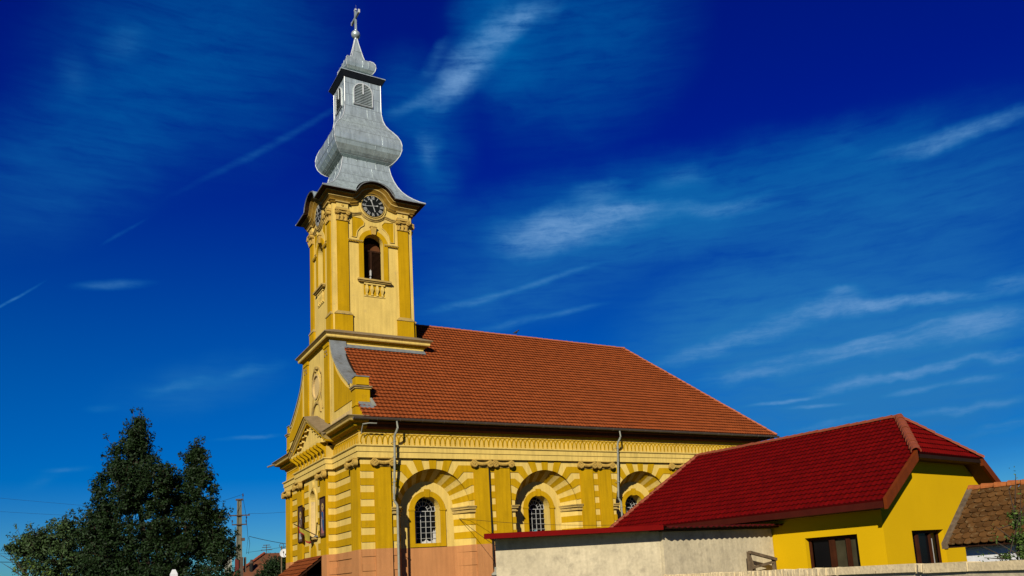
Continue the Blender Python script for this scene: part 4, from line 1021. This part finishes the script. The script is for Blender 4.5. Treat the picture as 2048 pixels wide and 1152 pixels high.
caps(hou(.9,4,RID+.06),hou(10.1,4,RID+.04),.095); caps(hou(-.62,HB-.06,HZ+.05),hou(1.0,4,RID+.05),.135); caps(hou(-.62,8-HB+.06,HZ+.04),hou(1.0,4,RID+.05),.10); caps(hou(11.1,-.75,3.05),hou(10.1,4,RID+.05),.09)
# fascias, soffits, barge boards
FAS=M('red_brown_board',(.155,.030,.004),.6,.2,3,.05,30,streak=.1); SOF=M('soffit_planks',(.10,.045,.022),.7,.2,3,.08,30)
mb=MB(hou)
mb.box((-.55,-.75,2.79),(11.0,-.72,2.985),M('maroon_fascia',(.06,.008,.004),.6,.2,3,.05,30)); mb.box((.0,-.72,2.79),(10.9,.02,2.82),SOF); mb.box((-.545,-.72,2.79),(.0,-.60,2.82),SOF)
mb.build('eaves_fascia',house); mb=MB(hou); mb.box((-.55,8.72,2.79),(11.0,8.75,2.985),FAS); mb.box((-.4,7.98,2.79),(10.9,8.72,2.82),SOF)
mb.build('eaves_fascia',house)
mb=MB(hou)
for s in(0,1):
    B=lambda b:b if s==0 else 8-b
    q=[(-.64,B(-.80),2.74),(-.64,B(-.80),3.06),(-.64,B(HB),HZ+.07),(-.64,B(HB),HZ-.25)]
    mb.loft(q,[(-.53,y,z) for _,y,z in q],FAS)
    q=[(-.545,B(-.72),2.80),(.0,B(-.72),2.80),(0.,B(HB+.1),HZ-.14),(-.545,B(HB+.1),HZ-.14)]
    mb.loft(q,[(x,y,z+.03) for x,y,z in q],SOF)
mb.box((-.56,HB-.0,HZ-.15),(-.53,8-HB,HZ-.03),M('black_edge_board',(.02,.010,.006),.8,.2,3,0)); mb.box((-.53,HB,HZ-.15),(.02,8-HB,HZ-.12),SOF)
for k in range(9):
    z=HZ-.30-k*.17; 
mb.build('barge_board',house)
# ------------------------------------------------------------------ cream sheds in front of the house
shb=thing('tiled_shed','cream rendered shed with a thin wavy red tile eave, butting against the yellow house','shed',hou(4.1,-2.7,GZ))
mb=MB(hou); mb.box((3.94,-5.42,GZ),(6.0,-.03,2.54),SHED); mb.build('wall',shb)
mb=MB(hou); mb.box((3.66,-5.72,2.56),(6.0,.40,2.60),DWOOD); 
n=120; vs=[]
for i in range(n+1):
    b=-5.74+6.19*i/n; h=.022*math.cos(2*pi*b/.26)
    vs+= [(3.46,b,2.615+h),(3.46,b,2.650+h),(6.0,b,2.63+h*.2)]
mb.add(vs,[(3*i,3*i+3,3*i+4,3*i+1) for i in range(n)]+[(3*i+1,3*i+4,3*i+5,3*i+2) for i in range(n)]+[(3*i,3*i+2,3*i+5,3*i+3) for i in range(n)],M('shed_tile',(.09,.008,.006),.6,.25,5,.08,40))
mb.tube([hou(3.44,.42,2.55) and (3.44,.42,2.54),(3.44,.42,2.66)],.02,CHR,6)
mb.build('roof',shb)
A0=Vector((-.632,-12.09,0)); AD=Vector((.9738,-.2275,0)); AN=Vector((-.2275,-.9738,0))
def shA(u,w_,z): p=A0+AD*u+AN*w_; return (p.x,p.y,z)
sha=thing('flat_roofed_shed','cream rendered shed with a bright red sheet metal roof edge, nearest the church','shed',shA(2.7,-2,GZ))
mb=MB(shA); mb.extz([(.42,-.55),(5.30,-.55),(5.30,-2.8),(1.15,-2.8)],GZ,2.58,SHED); mb.build('wall',sha)
mb=MB(shA)
mb.extz([(0,.03),(5.18,.03),(5.18,-3.0),(.95,-3.0)],2.69,2.71,REDS); mb.box((0,.0,2.57),(5.18,.028,2.69),REDS); mb.extz([(.04,-.01),(5.16,-.01),(5.16,-2.9),(.98,-2.9)],2.62,2.66,DWOOD)
mb.build('roof_edge',sha)
mb=MB(shA); rg=random.Random(4)
u=.42
while u<5.1:
    l=rg.uniform(.1,.3); mb.box((u,-.63,2.56-rg.uniform(.0,.04)),(min(u+l,5.16),-.60,2.62),SHED); u+=l
mb.build('mortar_edge',sha)
# timber frame standing against the shed
fr_=thing('timber_frame','weathered grey timber frame with sloping top rail leaning on the cream shed','wooden frame',hou(3.62,-1.2,GZ))
mb=MB(hou)
def beam(p,q,t=.035,d=.05):
    p=Vector(hou(*p));q=Vector(hou(*q)); ax=(q-p).normalized(); s=ax.cross(E1).normalized()*t; n_=E1*d
    c=MB(); c.loft([tuple(p+s-n_),tuple(p-s-n_),tuple(p-s+n_),tuple(p+s+n_)],[tuple(q+s-n_),tuple(q-s-n_),tuple(q-s+n_),tuple(q+s+n_)],GWOOD); return c
for nm,p,q,t in(('post',(3.6,-1.88,GZ),(3.6,-1.86,1.82),.05),('post',(3.6,-.58,GZ),(3.6,-.57,1.52),.05),('top_rail',(3.54,-1.92,1.80),(3.54,-.52,1.52),.045),('cross_rail',(3.62,-1.82,1.30),(3.62,-.60,1.44),.035),('brace',(3.66,-1.80,1.74),(3.66,-1.45,.9),.035)):
    beam(p,q,t).build(nm,fr_)
# ------------------------------------------------------------------ boundary wall with brick-on-edge coping
W0=Vector((4.55,-13.0,0)); W1=Vector((2.05,-29.5,0)); WD=(W1-W0).normalized(); WN=Vector((WD.y,-WD.x,0))
if WN.dot(CAM-W0)<0: WN=-WN
WL=(W1-W0).length
def bw(u,w_,z): p=W0+WD*u+WN*w_; return (p.x,p.y,z)
bwall=thing('boundary_wall','long cream garden wall with rough upright brick coping, along the bottom of the view','wall',bw(WL/2,0,GZ))
mb=MB(bw); mb.box((0,-.28,GZ),(WL,0,1.14),SHED); mb.build('wall',bwall)
mb=MB(bw); rg=random.Random(11); u=0
while u<WL:
    smooth_=7.2<u<8.3 or u>9.4
    l=rg.uniform(.8,2.2) if smooth_ else rg.uniform(.055,.12)
    o1=rg.uniform(.05,.085); zt=1.30+rg.uniform(-.015,.015); zb=1.145+rg.uniform(-.015,.015)
    j=lambda s=.008:rg.uniform(-s,s)
    a=[(u,-.32,zb),(u+l-.008,-.32,zb),(u+l-.008+j(),o1+j(),zb+j()),(u+j(),o1+j(),zb+j())]
    b=[(u+j(),-.30,zt-.02),(u+l-.008,-.30,zt-.02),(u+l-.014+j(),o1-.015+j(),zt+j()),(u+.006+j(),o1-.015+j(),zt+j())]
    mb.loft(a,b,COP); u+=l
mb.box((0,-.28,1.135),(WL,.035,1.27),COP)
mb.build('coping',bwall)
# ------------------------------------------------------------------ old barn with beaver-tail tiles
barn=thing('old_barn','low white outbuilding with mossy brown scalloped tiles and orange ridge, right edge','outbuilding',hou(-6,-3,GZ))
mb=MB(hou); mb.box((-10.5,-4.48,GZ),(-4.22,-1.3,1.66),WHT); 
mb.ext([(0,0),(0.01,0),(0,.01)],0,.01,WHT) if False else None
mb.build('wall',barn)
bs=math.atan2(2.87-1.61,1.78); bv=E2*math.cos(bs)+Vector((0,0,math.sin(bs)))
mb=MB(hou); mb.loft([(-3.90,-4.74,1.56),(-3.90,-3.0,2.81),(-3.90,-1.2,1.56)],[(-10.6,-4.74,1.56),(-10.6,-3.0,2.81),(-10.6,-1.2,1.56)],DWOOD)
mb.box((-3.94,-4.76,1.50),(-3.88,-4.70,1.62),GWOOD)
broof=mb.build('roof',barn)
finish_tiles(tiles(hou(-3.99,-4.80,1.62),-E1,bv,6.7,math.hypot(1.8,1.27),.178,.195,.030,0,OLDT,scallop=True,jit=.009,seed=31),'tile_slope',broof)
mb=MB(hou)
q=[(-3.87,-4.86,1.52),(-3.87,-3.0,2.83),(-4.00,-3.0,2.83),(-4.00,-4.86,1.52)]
mb.loft(q,[(x,y,z+.125) for x,y,z in q],GWOOD); mb.build('verge_board',broof)
mb=MB(); rg=random.Random(8)
for k in range(22):
    p=Vector(hou(-3.9-.30*k,-3.0,2.90+rg.uniform(-.012,.012))); q=p-E1*.28
    if k==5: mb.build('ridge_caps',broof,recalc=False); mb=MB(); continue
    ridge_caps(mb,p,q,.10,.28,OLDO,seed=k)
mb.build('ridge_caps',broof,recalc=False)
mb=MB(); p=Vector(hou(-5.55,-4.0,2.21)); nrm=(E1.cross(bv)).normalized(); nrm=nrm if nrm.z>0 else -nrm
mb.loft([tuple(p+nrm*.035+E1*a+bv*b) for a,b in((-.09,-.06),(.09,-.06),(.07,.06),(-.07,.06))],[tuple(p+nrm*.048+E1*a+bv*b) for a,b in((-.09,-.06),(.09,-.06),(.07,.06),(-.07,.06))],DARK); mb.build('broken_tile_hole',broof)
mb=MB(hou); mb.box((-10.5,-4.80,1.53),(-3.95,-4.50,1.56),DWOOD); mb.build('eaves_board',barn)
# ------------------------------------------------------------------ foliage
def leafmat(n,c,v=.45): 
    m=M(n,c,.6,.25,.9,0,20,attr=v,spec=.15,fine=0); return m
def leaves(mb,c,rad,n,size,mat,rg,out=None):
    c=Vector(c)
    for _ in range(n):
        d=Vector((rg.gauss(0,1),rg.gauss(0,1),rg.gauss(0,1))).normalized()
        p=c+Vector((d.x*rad[0],d.y*rad[1],d.z*rad[2]))*(rg.random()**.45)
        nrm=(d*.7+Vector((rg.uniform(-1,1),rg.uniform(-1,1),rg.uniform(-.4,1)))).normalized()
        a=nrm.cross(Vector((rg.uniform(-1,1),rg.uniform(-1,1),rg.uniform(-1,1)))).normalized(); b=nrm.cross(a)
        s=size*rg.uniform(.55,1.3)
        mb.add([tuple(p-a*s),tuple(p+b*s*.45),tuple(p+a*s),tuple(p-b*s*.45)],[(0,1,2,3)],mat,rg.random())
def tree(name,label,cat,base,blobs,trunk,mat,bark,leaf,clumps,per,seed,clr=.42,group=None,twigs=()):
    rg=random.Random(seed); root=thing(name,label,cat,base,group)
    base=Vector(base); mb=MB()
    for pth,r0,r1 in trunk: mb.tube([tuple(base+Vector(p)) for p in pth],r0,bark,8,r1)
    for pth,r0,r1 in twigs: mb.tube([tuple(base+Vector(p)) for p in pth],r0,bark,5,r1)
    cr=MB()
    for (x,y,z,rx,ry,rz,wt) in blobs:
        for _ in range(int(clumps*wt)):
            d=Vector((rg.gauss(0,1),rg.gauss(0,1),rg.gauss(0,1))).normalized(); k=rg.uniform(.55,1.0)
            c=base+Vector((x+d.x*rx*k,y+d.y*ry*k,z+d.z*rz*k)); r=clr*rg.uniform(.5,1.15)
            leaves(cr,c,(r,r,r*.85),int(per*rg.uniform(.5,1.3)),leaf,mat,rg)
            if rg.random()<.38:                          # a shoot poking out of the crown
                e=c+d*rg.uniform(.2,.5)+Vector((0,0,rg.uniform(0,.3))); mb.tube([tuple(base+Vector((x,y,z))),tuple(c),tuple(e)],.018,bark,4,.005)
                leaves(cr,e,(.14,.14,.22),int(per*.3),leaf*.9,mat,rg)
    mb.build('trunk',root,False); cr.build('crown',root,recalc=False)
    return root
BARK=M('bark',(.075,.055,.04),.95,.3,4,.3,20)
DGR=leafmat('dark_leaf',(.0125,.030,.006),.40); OLV=leafmat('olive_leaf',(.040,.072,.020)); YGR=leafmat('yellow_green_leaf',(.075,.12,.014)); FGR=leafmat('fresh_leaf',(.07,.12,.018))
def pxb(x,y,rx,ry,wt,dy=0,k=.0218,kz=.0243,x0=300,y0=1152,dxs=1.):
    """crown lobe measured off the photograph, in metres about the trunk"""
    return ((x-x0)*k,dy,(y0-y)*kz+3.35,rx*k,rx*k*dxs,ry*kz,wt)
TB=(-6.2,13.4,GZ)
BL=[(342,985,32,48,1.0,.1),(272,872,18,42,.7,0),(262,925,48,50,1.3,.3),(238,985,55,55,1.4,-.2),(300,975,52,55,1.4,-.3),(394,925,22,42,.7,.2),(398,990,40,55,1.1,-.3),(270,1050,85,55,2.0,.0),(375,1060,66,55,1.7,.2),(432,1105,46,45,1.2,-.2),(215,1112,50,50,1.4,-.2),(320,1120,95,52,2.2,0),(200,1060,35,40,.8,.2),(340,1170,150,50,2.5,0),(425,1060,40,40,1.0,.1),(220,1170,70,45,1.5,-.3)]
tree('broadleaf_tree','tall dark green tree with two pointed tops left of the church','tree',TB,[pxb(x,y,rx,ry,wt,dy) for x,y,rx,ry,wt,dy in BL],
     [([(0,0,0),(.05,0,2),(-.1,0,4.5),(-.6,0,8),(-.62,0,11.0)],.26,.03),([(0,0,2.2),(.9,0,4.2),(1.9,.2,7.2),(2.1,.2,9.6)],.15,.02),([(0,0,2),(-1.2,.2,4.0),(-2.2,.2,5.6)],.11,.02),([(0,0,2.5),(1.5,-.2,4.0),(2.9,-.2,5.0)],.1,.02)],DGR,BARK,.074,84,70,41,.37)
TB2=(-10.1,18.5,GZ)
B2=[(120,1075,46,32,1.6,0),(70,1092,34,24,.9,.2),(165,1095,50,45,1.6,-.2),(110,1125,66,36,2.0,0),(185,1140,66,30,1.6,0),(50,1098,22,14,.4,0)]
kk=.0235;kz2=.0258
tree('olive_green_tree','lower grey green tree with bare twigs, far left beside the dark tree','tree',TB2,[((x-110)*kk,dy,(1152-y)*kz2+3.75,rx*kk,rx*kk,ry*kz2,wt) for x,y,rx,ry,wt,dy in B2],
     [([(0,0,0),(0,0,2),(.1,0,4.6)],.18,.03),([(0,0,2),(-1.2,0,4.0),(-2.0,.0,5.3)],.07,.012),([(0,0,2.5),(1.0,0,4.4)],.08,.02)],OLV,BARK,.075,66,44,43,.34,
     twigs=[([(-1.1,0,3.9),(-1.6,0,4.9),(-2.0,.1,5.3)],.03,.006),([(-1.0,0,3.6),(-1.7,0,4.2),(-2.1,0,4.5)],.03,.006),([(-.4,0,4.4),(-.9,0,5.6),(-1.0,.1,6.1)],.03,.006),([(-1.3,0,4.3),(-1.9,0,4.7),(-2.3,.0,5.0)],.022,.005)])
TB3=(-10.6,9.0,GZ)
tree('yellow_green_bush','low yellow green bush at the bottom left in front of the trees','bush',TB3,[(-.35,0,2.9,.9,.8,.65,1.2),(.8,.1,2.7,1.0,.8,.7,1.2),(-1.1,0,2.4,.7,.7,.6,.8),(.2,0,1.6,1.6,.9,1.0,1.2)],[([(0,0,0),(0,0,1.6),(.2,0,2.8)],.08,.02)],YGR,BARK,.075,26,34,45,.30)
tree('dark_bush','dark bush between the far red roof and the church corner','bush',(2.75,27.0,GZ),[(0,0,3.7,.85,.7,.75,1.4),(.7,0,3.9,.6,.6,.8,1.),(-.5,.1,3.2,.7,.6,.6,1.),(.2,0,2.2,1.2,.8,1.2,1.6)],[([(0,0,0),(0,0,2),(.1,0,4)],.1,.02)],DGR,BARK,.075,60,50,47,.34)
tree('green_shrub','leafy green shrub shoots hanging in front of the scalloped tile roof','shrub',(3.86,-23.65,GZ),[(.06,.0,2.55,.13,.12,.18,.8),(.05,-.05,2.2,.16,.14,.25,1.0),(.04,-.1,1.85,.17,.14,.25,.9),(-.14,.12,1.92,.10,.1,.06,.35)],[([(0,0,0),(.03,-.05,1.5),(.08,-.02,2.5),(.03,0,3.1)],.018,.006)],FGR,BARK,.032,24,22,49,.12)
# ------------------------------------------------------------------ power pole, wires, far things
CON=M('pole_concrete',(.15,.145,.10),.9,.2,4,.15,30); RST=M('rusty_steel',(.10,.07,.05),.8,.3,6,.1,30); INS=flat('insulator_brown',(.05,.03,.025),.4)
pole=thing('power_pole','olive grey concrete power pole with steel crossarms beside the dark tree','power pole',(.46,27.56,GZ))
PX=Vector((.46,27.56,0)); PD=Vector((.985,-.17,0)); PNv=Vector((-.17,-.985,0))
pf=lambda u,w_,z:tuple(PX+PD*u+PNv*w_+Vector((0,0,z)))
mb=MB(pf)
for s in(-1,1): mb.loft([(s*.20-.055,-.12,GZ),(s*.20+.055,-.12,GZ),(s*.20+.055,.12,GZ),(s*.20-.055,.12,GZ)],[(s*.11-.035,-.09,7.85),(s*.11+.035,-.09,7.85),(s*.11+.035,.09,7.85),(s*.11-.035,.09,7.85)],CON)
mb.loft([(-.20,-.05,GZ),(.20,-.05,GZ),(.20,.05,GZ),(-.20,.05,GZ)],[(-.11,-.04,7.85),(.11,-.04,7.85),(.11,.04,7.85),(-.11,.04,7.85)],CON)
mb.box((-.24,-.13,7.85),(.24,.13,7.95),RST); mb.build('post',pole)
for z,l in((6.83,.66),(6.21,.46)):
    mb=MB(pf); mb.box((-l,.12,z-.05),(l,.18,z+.03),RST); mb.box((-.22,-.16,z-.03),(.22,.18,z+.0),RST); mb.build('crossarm',pole)
for u,z,h in((-.44,6.24,.30),(.43,6.24,.30),(.22,7.95,.38),(-.6,6.8,.12),(.6,6.8,.12),(.45,6.55,.2)):
    mb=MB(); c=pf(u,.15,z); mb.lathe([(.015,0),(.015,h*.4),(.045,h*.45),(.05,h*.6),(.03,h*.7),(.04,h*.85),(.0,h)],c,INS,8); mb.build('insulator',pole,True)
BXR=flat('switch_box_red',(.13,.03,.022))
mb=MB(pf); mb.box((-.26,.13,2.4),(-.02,.34,3.9),BXR); mb.box((.04,.13,2.6),(.26,.30,4.0),RST); mb.box((.30,-.1,3.0),(.45,.1,4.0),RST); mb.box((.10,-.1,5.1),(.36,.1,5.3),RST)
mb.box((-.9,.0,3.0),(-.45,.3,4.1),PIPE)
mb.build('switch_box',pole)
mb=MB(); mb.tube([pf(.24,.16,7.9),pf(.40,.2,6.9),pf(.5,.2,5.9),pf(.55,.2,5.2),pf(.45,.2,4.2)],.012,BLKW,5); mb.tube([pf(.60,.16,5.35),pf(.66,.2,4.9),pf(.58,.2,4.2)],.014,BLKW,5); mb.build('cable_drop',pole)
wl='overhead line running from the pole to the left edge, '
wire((pf(-.6,.15,6.9),(-14.34,28.35,8.42)),wl+'upper one',.006,.12,mat=BLKW)
wire((pf(-.44,.15,6.5),(-14.29,28.35,7.56)),wl+'lower one',.006,.12,mat=BLKW)
wire((pf(.22,.15,8.25),(-6.0,22.,6.0)),'thin stay line from the pole top down into the dark tree',.010,.1,mat=BLKW)
for i,z in enumerate((4.55,5.2,5.05,4.9)):
    wire(((-14.5,28.4,z),(-10.4,28.3,z-.25)),['thick low cable behind the bush at the left edge','topmost faint line behind the grey green tree','middle faint line behind the grey green tree','lowest faint line behind the grey green tree'][i],.02 if i==0 else .007,.03,mat=BLKW)
wire((pf(.62,.15,5.38),(4.6,26.8,4.55)),'black cable from the pole to behind the church, sloping down',.018,.08,mat=BLKW)
wire((pf(.45,.15,4.3),(4.6,26.8,4.78)),'lower thin cable from the pole rising to behind the church',.010,.05,mat=BLKW)
wire((pf(.60,.15,6.92),(4.6,26.8,7.05)),'high faint line from the crossarm to behind the church',.008,.06,mat=BLKW)
dish=thing('satellite_dish','white satellite dish on a post at the church corner','satellite dish',(.48,15.32,GZ))
mb=MB(); c=Vector((.58,15.25,3.61)); ax=Vector((-.35,-.90,.25)).normalized(); a=ax.cross(Vector((0,0,1))).normalized(); b=a.cross(ax)
vs=[tuple(c)]; 
for rr,dz in((.09,.01),(.17,.035),(.23,.07)):
    for k in range(20): t=2*pi*k/20; vs.append(tuple(c+a*rr*math.cos(t)+b*rr*1.05*math.sin(t)+ax*dz))
fs=[(0,1+k,1+(k+1)%20) for k in range(20)]
for q in(0,1): fs+= [(1+q*20+k,21+q*20+k,21+q*20+(k+1)%20,1+q*20+(k+1)%20) for k in range(20)]
mb.add(vs,fs,WHT); mb.build('reflector',dish,True,recalc=False)
mb=MB(); mb.tube([tuple(c-b*.22+ax*.06),tuple(c+ax*.28-b*.03)],.012,RST,5); mb.box(tuple(c+ax*.28-Vector((.03,.03,.05))),tuple(c+ax*.28+Vector((.03,.03,.03))),RST); mb.build('feed_arm',dish)
mb=MB(); mb.tube([(.46,15.36,GZ),(.46,15.36,4.02)],.035,GWOOD,8); mb.tube([(.46,15.36,3.6),tuple(c)],.02,RST,6)
mb.tube([(.46+.12*math.cos(t*pi/4),15.34,4.05+.12*math.sin(t*pi/4)) for t in range(9)],.015,RST,5); mb.build('post',dish)
FT=M('far_tile',(.20,.075,.035),.9,.25,3,.1,20,stain=((.12,.07,.04),.45,.7,2))
far=thing('red_roofed_house','distant low house with red brown hipped roof and black chimney by the pole','house',(6.5,50,GZ))
mb=MB(); mb.box((3.0,47.6,GZ),(11,55,2.7),SHED); mb.build('wall',far)
mb=MB(); mb.add([(2.6,47.2,2.6),(11.5,46.2,2.6),(12,55.5,2.6),(3,55.5,2.6),(6.7,50,5.2),(8.5,50.5,5.2)],[(0,1,5,4),(1,2,5),(2,3,4,5),(3,0,4)],FT); fro=mb.build('roof',far)
mb=MB(); ridge_caps(mb,(2.6,47.2,2.64),(6.7,50,5.24),.12,.4,RDG); mb.build('ridge_caps',fro,recalc=False)
mb=MB(); mb.lathe([(.17,2.8),(.17,4.25)],(5.25,48.4,0),BLKW,8); mb.lathe([(.2,4.25),(.2,4.32),(.1,4.5),(.1,4.6)],(5.25,48.4,0),RST,10); mb.build('chimney',fro)
mb=MB(); mb.tube([(6.9,50,5.1),(6.9,50,6.0)],.03,RST,5)
for z,l in((5.5,.5),(5.75,.4),(5.95,.3)): mb.tube([(6.9-l,50,z),(6.9+l,49.9,z)],.03,RST,4)
mb.build('aerial',fro)
gp=thing('gate_post','white gate post with pointed cap in front of the dark tree','post',(-6.76,-1.66,GZ))
mb=MB(); x,y=-6.76,-1.66; s=.105
mb.loft([(x-s,y-s,GZ),(x+s,y-s,GZ),(x+s,y+s,GZ),(x-s,y+s,GZ)],[(x-s,y-s,2.36),(x+s,y-s,2.36),(x+s,y+s,2.36),(x-s,y+s,2.36)],WHT); mb.build('shaft',gp)
mb=MB(); mb.loft([(x-s-.004,y-s-.004,2.36),(x+s+.004,y-s-.004,2.36),(x+s+.004,y+s+.004,2.36),(x-s-.004,y+s+.004,2.36)],[(x-.045,y-.045,2.52),(x+.045,y-.045,2.52),(x+.045,y+.045,2.52),(x-.045,y+.045,2.52)],WHT); mb.build('cap',gp)
